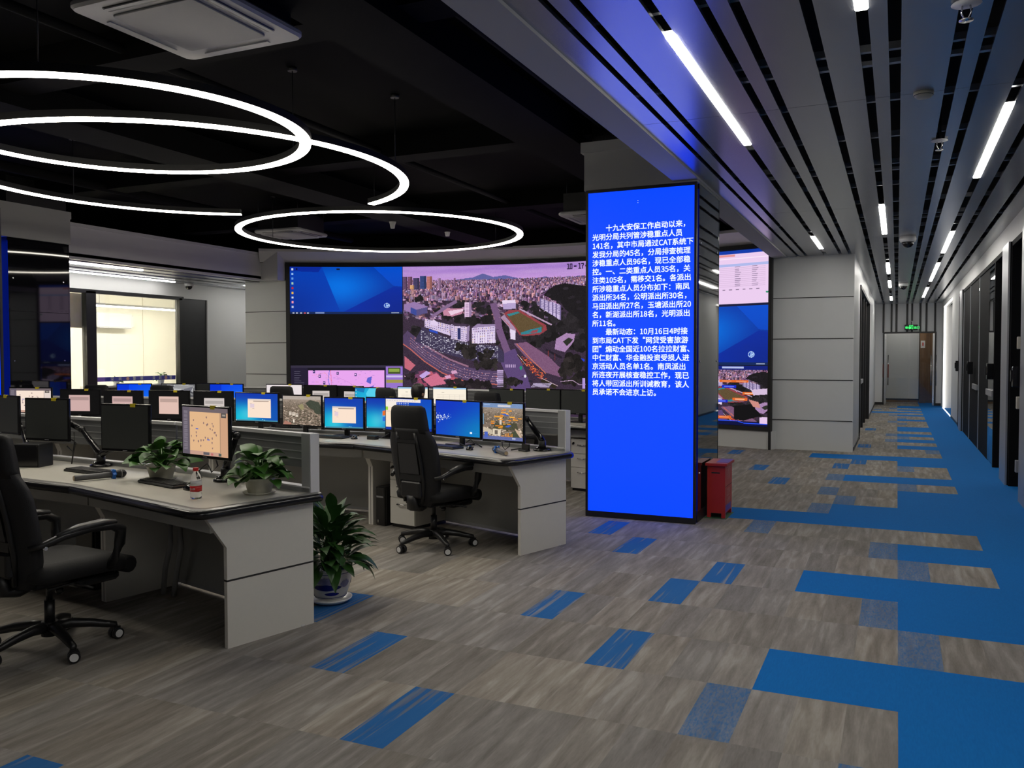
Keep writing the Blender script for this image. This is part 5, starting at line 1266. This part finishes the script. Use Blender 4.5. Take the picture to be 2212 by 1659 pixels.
# ================================================================ PLANTS
def leaf_mesh(mb, base, az, elev, L_, W_, droop, heart=True, fold=.25, roll=0.0):
    n = 7; ca, sa = math.cos(az), math.sin(az); pts = []
    x, z, e = 0.0, 0.0, elev; step = L_ / (n - 1)
    for i in range(n):
        pts.append((x, z)); x += math.cos(e) * step; z += math.sin(e) * step; e -= droop / (n - 1)
    vs = []
    for i, (x, z) in enumerate(pts):
        t_ = i / (n - 1)
        w = W_ * ((math.sin(PI * min(1, t_ * .93 + .10)) ** .75) * (1.15 - .35 * t_) if heart else math.sin(PI * min(1, t_ * .95 + .04)) ** 1.1)
        if i == n - 1: w = .001
        for s in (-1, -.5, 0, .5, 1):
            yy = s * w; zz = z + abs(s) * w * fold + s * w * roll
            vs.append((base[0] + x * ca - yy * sa, base[1] + x * sa + yy * ca, base[2] + zz))
    fs = [(i * 5 + j, i * 5 + j + 1, (i + 1) * 5 + j + 1, (i + 1) * 5 + j) for i in range(n - 1) for j in range(4)]
    mb.add(vs, fs, True)
def plant(label, loc, pot_r, pot_h, n, spread, height, L_, W_, heart, leafm, potm='pot_cream', seed=1, saucer=True, pot=None, name='potted_plant', low=-.02):
    r = random.Random(seed); t = thing(name, label, 'plant', loc)
    if pot: pot(t)
    else:
        part('pot', MB().lathe([(0, .004), (pot_r * .72, .004), (pot_r * .78, .012), (pot_r, pot_h - .012), (pot_r * 1.05, pot_h - .010), (pot_r * 1.05, pot_h), (pot_r * .93, pot_h), (pot_r * .90, pot_h - .02), (0, pot_h - .02)], 28), M[potm], t)
        if saucer: part('saucer', MB().lathe([(0, 0), (pot_r * .95, 0), (pot_r * 1.12, .012), (pot_r * 1.08, .013), (pot_r * .9, .004), (0, .0035)], 28), M[potm], t)
    part('soil', MB().lathe([(pot_r * .9, pot_h - .018), (0, pot_h - .012)], 20), M['soil'], t)
    lv, st = MB(), MB()
    for i in range(n):
        az = 2 * PI * (i * .381966 % 1) + r.uniform(-.25, .25); k = r.random() ** .8
        rad = spread * (.25 + .75 * k) * r.uniform(.7, 1.0); zz = pot_h + height * (1 - k * .95) * r.uniform(.75, 1.0) + low
        b = (rad * math.cos(az), rad * math.sin(az), zz)
        st.tube([(.2 * pot_r * math.cos(az), .2 * pot_r * math.sin(az), pot_h - .03), (.45 * b[0], .45 * b[1], pot_h + (zz - pot_h) * .8 + .02), b], [.0035, .003, .002], 5)
        s = r.uniform(.75, 1.15)
        leaf_mesh(lv, b, az + r.uniform(-.5, .5), (r.uniform(.1, .8) * (1 - k) + r.uniform(-.1, .5)) if heart else (1.25 * (1 - k) + r.uniform(-.25, .45)), L_ * s, W_ * s, r.uniform(.7, 1.7), heart, r.uniform(.1, .35), r.uniform(-.5, .5))
    part('stems', st, M[leafm], t); part('foliage', lv, M[leafm], t)
    return t
plant('green plant in a cream pot just left of the orange map monitor', (-4.30, 4.06, DZ), .088, .095, 46, .155, .165, .115, .048, True, 'leaf', seed=3)
plant('green plant in a cream pot with saucer at the nearest desk end', (-3.335, 3.865, DZ), .085, .092, 46, .145, .155, .125, .046, True, 'leaf', seed=8)
def porcelain(t):
    part('pot', MB().lathe([(0, .03), (.085, .03), (.095, .035), (.118, .09), (.132, .15), (.134, .20), (.138, .205), (.138, .222), (.128, .222), (.122, .20), (0, .19)], 36), M['porcelain'], t)
    part('saucer', MB().lathe([(0, 0), (.10, 0), (.135, .022), (.137, .032), (.130, .030), (.10, .012), (0, .012)], 32), M['porcelain'], t)
    def patch(a0, a1, z0, z1, m, name, wob=0):
        n = 20; vs, fs = [], []
        def rad(z): return .1355 if z > .15 else .119 + (z - .09) * .24
        for i in range(n + 1):
            a = a0 + (a1 - a0) * i / n; s = math.sin(PI * i / n)
            zl = (z0 + z1) / 2 - (z1 - z0) / 2 * s ** .6; zh = (z0 + z1) / 2 + (z1 - z0) / 2 * s ** .6 * (1 + wob * math.sin(i * 2.3))
            for z in (zl, zh): vs.append(((rad(z) + .0015) * math.cos(a), (rad(z) + .0015) * math.sin(a), z))
        fs = [(2 * i, 2 * i + 2, 2 * i + 3, 2 * i + 1) for i in range(n)]
        part(name, MB().add(vs, fs, True), M[m], t)
    patch(-1.9, -.35, .095, .135, 'glaze_blue', 'glaze_hill'); patch(-1.25, -.45, .062, .085, 'glaze_blue', 'glaze_hill'); patch(-1.8, -.5, .135, .178, 'glaze_pale', 'glaze_trees', .25); patch(-.45, .1, .11, .16, 'glaze_pale', 'glaze_trees', .3); patch(-2.9, -2.0, .10, .15, 'glaze_blue', 'glaze_hill'); patch(.5, 1.6, .10, .15, 'glaze_blue', 'glaze_hill')
    part('glaze_line', MB().lathe([(.1365, .196), (.1365, .199)], 36).lathe([(.1015, .044), (.1025, .047)], 36), M['glaze_blue'], t)
M['porcelain'] = mat('white_porcelain', (0.62, 0.62, 0.62), 0.18, var=0.02)
plant('leafy floor plant in a blue and white porcelain pot beside the nearest desk end', (-3.255, 4.42, .002), .13, .205, 150, .17, .36, .21, .036, False, 'leaf_dark', seed=5, pot=porcelain, name='floor_plant', low=.0)
plant('small green plant on the back row desk, behind the orange city map monitor', (-4.70, 9.73, DZ), .06, .08, 22, .08, .20, .09, .035, True, 'leaf', seed=6)
plant('small plant in a tall white pot inside the office, beside the left column', (-13.85, 10.55, .84), .09, .26, 24, .12, .18, .12, .04, True, 'leaf', 'label_white', seed=9)
plant('small plant at the right end of the office window sill above the banner', (-13.80, 13.05, 1.0), .07, .10, 24, .12, .16, .11, .04, True, 'leaf', 'label_white', seed=10)
plant('low plant behind the blue banner at the middle of the office window sill', (-13.80, 11.95, 1.0), .06, .09, 16, .10, .07, .08, .03, True, 'leaf', 'label_white', seed=12)
struct('trim_10', MB().box(-14.0, 9.9, .78, -13.68, 10.8, .84).box(-14.0, 11.3, .94, -13.68, 13.3, 1.0).box(-13.98, 10.0, 0, -13.9, 10.7, .78).box(-13.98, 11.4, 0, -13.9, 13.2, .94), M['desk_white'])

# ================================================================ RED BOX BESIDE THE COLUMN
t = thing('fire_equipment_box', 'red metal fire equipment box standing beside the LED column', 'box', (-1.558, 8.22, .002), 0)
bx = MB(); bx.box(-.090, 0, .045, .080, .36, .50)
for x0, x1, y0, y1 in ((-.09, -.055, 0, .03), (.045, .08, 0, .03), (-.09, -.055, .33, .36), (.045, .08, .33, .36)): bx.box(x0, y0, 0, x1, y1, .045)
part('body', bx, M['red_metal'], t)
part('lid', MB().box(-.105, -.03, .50, .10, .38, .525), M['red_metal'], t, bevel=.003)
part('hand_slot', MB().box(-.05, -.0025, .425, .03, .001, .437), M['groove'], t)
part('lid_sticker', MB().box(-.02, .06, .5252, .095, .37, .5265), M['purple_sticker'], t, label='purple sticker on the lid')
part('corner_sticker', MB().box(.0802, .03, .06, .0815, .30, .12), M['purple_sticker'], t)
tm = Matrix.Rotation(PI / 2, 4, 'Z') @ Matrix.Rotation(PI / 2, 4, 'X')
for nm, rows_ in (('box_heading', [('消防', .085, Matrix.Translation((.0815, .10, .41)) @ tm, None, 0), ('灭火器', .05, Matrix.Translation((.0815, .10, .365)) @ tm, None, 0)]), ('box_number', [('119', .10, Matrix.Translation((.0815, .07, .20)) @ tm, None, .002), ('火警', .075, Matrix.Translation((.0815, .09, .12)) @ tm, None, .001)])):
    text_mesh(nm, rows_, M['print_pink'], t)
part('hinge_seam', MB().box(.0795, .01, .295, .0815, .35, .299), M['groove'], t)
tag(part('floor_mat', MB().box(-1.67, 8.18, .0, -1.46, 8.60, .002), M['green_mat']), 'thin green mat under the red fire box', 'mat')

# ================================================================ CHAIRS
def make_chair(label):
    t = thing('office_chair', label, 'chair', (0, 0, 0), 0, 'black mesh office chairs')
    sb = MB(); sb.cyl((0, 0, .07), (0, 0, .145), .042, 18)
    for k in range(5):
        a = R(72 * k); c, s = math.cos(a), math.sin(a)
        sb.tube([(.02 * c, .02 * s, .115), (.10 * c, .10 * s, .120), (.20 * c, .20 * s, .105), (.28 * c, .28 * s, .085), (.315 * c, .315 * s, .078), (.32 * c, .32 * s, .058)], [.030, .028, .024, .020, .018, .012], 8)
    star = part('star_base', sb, M['plastic'], t); star.rotation_euler = (0, 0, 0)
    for k in range(5):
        a = R(72 * k); Mx = Matrix.Translation((.32 * math.cos(a), .32 * math.sin(a), .031)) @ Matrix.Rotation(R((-48, -20, -75, -40, -95)[k]) + R(29), 4, 'Z')
        c = MB(); c.cyl((-.030, 0, 0), (-.006, 0, 0), .030, 16, M=Mx); c.cyl((.006, 0, 0), (.030, 0, 0), .030, 16, M=Mx); c.cyl((-.006, 0, .01), (.006, 0, .01), .012, 8, M=Mx); c.box(-.012, -.02, .02, .012, .02, .036, M=Mx)
        w = part('caster', c, M['plastic'], t)
        for s in (-1, 1): part('wheel_disc', MB().cyl((s * .0298, 0, 0), (s * .0315, 0, 0), .021, 16, M=Mx), M['caster_white'], w)
    part('gas_column', MB().cyl((0, 0, .13), (0, 0, .26), .026, 16).cyl((0, 0, .26), (0, 0, .37), .016, 14), M['plastic'], t)
    part('tilt_mechanism', MB().rbox(-.09, -.14, .345, .09, .12, .40, .02).cyl((.09, .02, .37), (.30, .05, .35), .006, 8), M['plastic'], t)
    part('control_knob', MB().ball((.12, -.02, .33), .022, 10).ball((.06, .12, .335), .018, 10), M['gloss_plastic'], t)
    rings = []
    for z, ins, dy in ((.400, .03, 0), (.415, .0, 0), (.455, -.005, 0), (.485, .01, 0), (.498, .05, 0)):
        hw, hd = .250 - ins, .260 - ins; rr_ = .07; ring = []
        for cx, cy, a0 in ((hw - rr_, hd - rr_, 0), (-hw + rr_, hd - rr_, 90), (-hw + rr_, -hd + rr_, 180), (hw - rr_, -hd + rr_, 270)):
            for k in range(6):
                a = R(a0 + 18 * k); ring.append((cx + rr_ * math.cos(a), -.0 + .055 + cy + rr_ * math.sin(a), z - (.018 * max(0, (cy + rr_ * math.sin(a)) - .12) / .1)))
        rings.append(ring)
    part('seat', MB().loft(rings, True, True, True), M['cushion'], t)
    # tall back: contour of half widths, lean and thickness from tail to shoulders, then neck and headrest
    def slab(levels, bow=.05, n=12):
        rings = []
        for z, w, y, th in levels:
            ring = []
            for k in range(n + 1):
                s = -1 + 2 * k / n; ring.append((w * s, y + bow * (s * s - .3) * w / .22, z))
            for k in range(n, -1, -1):
                s = -1 + 2 * k / n; ring.append((w * s * .985, y + bow * (s * s - .3) * w / .22 - th, z))
            rings.append(ring)
        return MB().loft(rings, True, True, True)
    part('back_shell', slab([(.37, .13, -.170, .035), (.43, .18, -.182, .04), (.52, .218, -.196, .045), (.62, .232, -.212, .04), (.74, .240, -.236, .036), (.84, .240, -.256, .034), (.895, .228, -.268, .036), (.935, .205, -.276, .040), (.965, .182, -.280, .046), (.99, .172, -.282, .05)]), M['mesh_fabric'], t)
    part('headrest', slab([(.955, .184, -.270, .052), (.99, .174, -.270, .060), (1.05, .168, -.276, .064), (1.11, .164, -.286, .058), (1.15, .158, -.294, .046), (1.168, .13, -.302, .03)], .04), M['cushion'], t)
    fr = MB()
    for s in (-1, 1): fr.tube([(s * .09, -.236, .40), (s * .118, -.252, .55), (s * .118, -.280, .72), (s * .105, -.304, .86), (s * .09, -.322, .96)], .015, 8)
    fr.box(-.11, -.275, .575, .11, -.245, .625); fr.box(-.10, -.325, .875, .10, -.295, .90)
    part('back_frame', fr, M['plastic'], t)
    win = MB(); win.add([(-.10, -.284, .63), (.10, -.284, .63), (.092, -.322, .872), (-.092, -.322, .872)], [(0, 1, 2, 3)])
    w_ = part('mesh_window', win, M['window_mesh'], t)
    part('lumbar_pad', MB().rbox(-.11, -.03, 0, .11, .03, .13, .025, M=Matrix.Translation((0, -.252, .44))), M['plastic'], t)
    part('back_bracket', MB().tube([(0, -.08, .375), (0, -.18, .35), (0, -.25, .36), (0, -.262, .46)], [.032, .036, .036, .03], 8, sx=1.6), M['plastic'], t)
    for s in (-1, 1):
        ar = MB().tube([(s * .225, -.245, .60), (s * .262, -.19, .612), (s * .285, -.10, .645), (s * .292, .04, .662), (s * .290, .17, .655), (s * .287, .225, .625), (s * .283, .220, .55), (s * .270, .195, .47), (s * .245, .18, .425)], [.015, .018, .021, .021, .024, .030, .028, .025, .022], 10)
        a_ = part('armrest', ar, M['plastic'], t)
        part('arm_pad', MB().tube([(s * .280, -.13, .652), (s * .288, -.02, .676), (s * .291, .11, .682), (s * .290, .19, .672)], [.010, .018, .019, .012], 10, sx=1.7), M['arm_pad'], a_)
        part('arm_bolt', MB().cyl((s * .262, -.19, .60), (s * .284, -.19, .60), .010, 10), M['steel'], a_)
    part('footrest_roll', MB().tube([(-.20, .345, .40), (-.19, .345, .40), (.19, .345, .40), (.20, .345, .40)], [.035, .048, .048, .035], 12), M['cushion'], t)
    part('footrest_slide', MB().rbox(-.17, .05, .325, .17, .31, .375, .03).cyl((.17, -.12, .36), (.17, .27, .372), .007, 8).cyl((-.17, -.12, .36), (-.17, .27, .372), .007, 8), M['plastic'], t)
    return t
M['arm_pad'] = mat('arm_pad', (0.035, 0.035, 0.037), 0.33, var=0.1); M['window_mesh'] = mat('thin_mesh', (0.03, 0.03, 0.033), 0.6, var=0.5, vscale=160)
chair = make_chair('black mesh chair with white caster hubs pulled up to the second row desk')
def turn_base(ch, deg):
    for o in ch.children:
        if o.name.split('.')[0] in ('star_base', 'caster'): o.rotation_euler = (0, 0, R(deg))
chair.location = (-3.42, 6.04, 0); chair.rotation_euler = (0, 0, R(78 - 90)); turn_base(chair, -29)
big = dup(chair, (-4.10, 3.10, 0), R(85 - 90), 'big black mesh chair at the left edge, before the nearest desk')
turn_base(big, -13)
for (x, y, rz, lb) in ((-10.10, 8.62, 108, 'black chair back before the plain blue monitor near the left column'), (-9.10, 8.86, 100, 'black chair back below the dark panel right of the office glass'), (-7.30, 9.18, 92, 'black chair back at the left foot of the video wall'), (-5.55, 9.08, 70, 'black chair in which the person with dark hair sits'), (-3.98, 8.62, 76, 'black chair back before the switched off monitors near the LED column')):
    dup(chair, (x, y, 0), R(rz - 90), lb)
# stand-by chairs of the second row left part are hidden behind the front monitors in the photograph

# ================================================================ SEATED PERSON
def skin_obj(name, verts, edges, radii, material, parent, sub=2, root=0):
    me = bpy.data.meshes.new(name); me.from_pydata(verts, edges, []); o = put(name, me, None)
    sk = o.modifiers.new('skin', 'SKIN'); sk.use_smooth_shade = True
    for i, r_ in enumerate(radii):
        sv = me.skin_vertices[0].data[i]; sv.radius = r_ if isinstance(r_, tuple) else (r_, r_); sv.use_root = (i == root)
    if sub: o.modifiers.new('sub', 'SUBSURF').levels = sub; o.modifiers['sub'].render_levels = sub
    dg = bpy.context.evaluated_depsgraph_get(); dg.update()
    m2 = bpy.data.meshes.new_from_object(o.evaluated_get(dg)); m2.name = name
    m2.materials.clear(); m2.materials.append(material)
    m2.polygons.foreach_set('use_smooth', [True] * len(m2.polygons))
    bpy.data.objects.remove(o); bpy.data.meshes.remove(me)
    return put(name, m2, parent)
per = thing('person', 'seated person with short dark hair seen from behind at the back row', 'person', (-5.46, 9.13, -.075), R(-12))
PB = [(0, 0, .56), (0, .01, .70), (0, .03, .86), (0, .05, .98), (0, .07, 1.045), (.10, .05, .95), (.185, .05, .92), (.22, .14, .76), (.17, .36, .80), (-.10, .05, .95), (-.185, .05, .92), (-.22, .14, .76), (-.17, .36, .80),
      (.09, .03, .555), (.11, .40, .52), (.11, .42, .28), (.11, .44, .06), (.11, .54, .03), (-.09, .03, .555), (-.11, .40, .52), (-.11, .42, .28), (-.11, .44, .06), (-.11, .54, .03)]
PE = [(0, 1), (1, 2), (2, 3), (3, 4), (3, 5), (5, 6), (6, 7), (7, 8), (3, 9), (9, 10), (10, 11), (11, 12), (0, 13), (13, 14), (14, 15), (15, 16), (16, 17), (0, 18), (18, 19), (19, 20), (20, 21), (21, 22)]
PR = [(.15, .12), (.14, .105), (.155, .11), (.11, .08), (.052, .052), (.075, .07), .055, .042, .03, (.075, .07), .055, .042, .03, .085, .068, .052, .036, .034, .085, .068, .052, .036, .034]
skin_obj('body', PB, PE, PR, M['navy_cloth'], per, 2)
hd = MB()
prof = [(0.0, -.118, .045), (.02, -.110, .05), (.05, -.085, .064), (.07, -.05, .072), (.078, 0, .084), (.078, .035, .090), (.066, .075, .082), (.04, .105, .055), (0.005, .116, .01)]
rings = []
for w_, z, d_ in prof:
    w_ = max(w_, .004); ring = []
    for k in range(20):
        a = 2 * PI * k / 20; fy = math.sin(a) * d_ * (1.08 if math.sin(a) > 0 and -.09 < z < .02 else 1.0); ring.append((w_ * math.cos(a), .10 + fy + (.02 if z < -.05 else 0), 1.165 + z))
    rings.append(ring)
head = part('head', MB().loft(rings, True, True, True), M['skin'], per)
fc = MB(); fc.tube([(0, .185, 1.18), (0, .205, 1.145), (0, .188, 1.135)], [.008, .012, .008], 8)
for s in (-1, 1):
    fc.ball((s * .078, .095, 1.155), (.010, .022, .030), 10)
part('nose_and_ears', fc, M['skin'], head)
ey = MB()
for s in (-1, 1): ey.ball((s * .032, .178, 1.182), (.014, .010, .008), 8)
part('eyes', ey, M['label_white'], head); part('mouth', MB().ball((0, .186, 1.105), (.022, .006, .006), 8), M['red_wood'], head)
part('neck', MB().tube([(0, .06, 1.0), (0, .085, 1.07), (0, .095, 1.10)], [.055, .05, .048], 14), M['skin'], per)
hr = []
for w_, z, d0, d1 in ((.062, -.075, -.075, .00), (.078, -.05, -.085, .03), (.086, -.01, -.096, .055), (.088, .035, -.100, .085), (.078, .075, -.094, .092), (.055, .108, -.07, .07), (.02, .124, -.03, .03)):
    hr.append([(w_ * math.cos(2 * PI * k / 20), .10 + (d1 if math.sin(2 * PI * k / 20) > 0 else -d0) * math.sin(2 * PI * k / 20), 1.168 + z) for k in range(20)])
part('hair', MB().loft(hr, True, True, True), M['hair'], per)
for s in (-1, 1):
    hb_ = Vector((s * .165, .385, .795)); V = [tuple(hb_), tuple(hb_ + Vector((-s * .004, .05, .0))), tuple(hb_ + Vector((-s * .006, .085, -.002)))]; E_ = [(0, 1), (1, 2)]; Rr = [(.022, .016), (.036, .014), (.034, .012)]
    for i, (dx, ln) in enumerate(((-.027, .062), (-.009, .072), (.009, .068), (.026, .052))):
        b0 = len(V); V += [tuple(hb_ + Vector((dx, .10, -.002))), tuple(hb_ + Vector((dx * 1.1, .10 + ln * .55, -.006))), tuple(hb_ + Vector((dx * 1.15, .10 + ln, -.020)))]; E_ += [(2, b0), (b0, b0 + 1), (b0 + 1, b0 + 2)]; Rr += [.0095, .0085, .0075]
    b0 = len(V); V += [tuple(hb_ + Vector((-s * .038, .045, -.004))), tuple(hb_ + Vector((-s * .055, .075, -.012)))]; E_ += [(1, b0), (b0, b0 + 1)]; Rr += [.010, .008]
    skin_obj('hand', V, E_, Rr, M['skin'], per, 1)
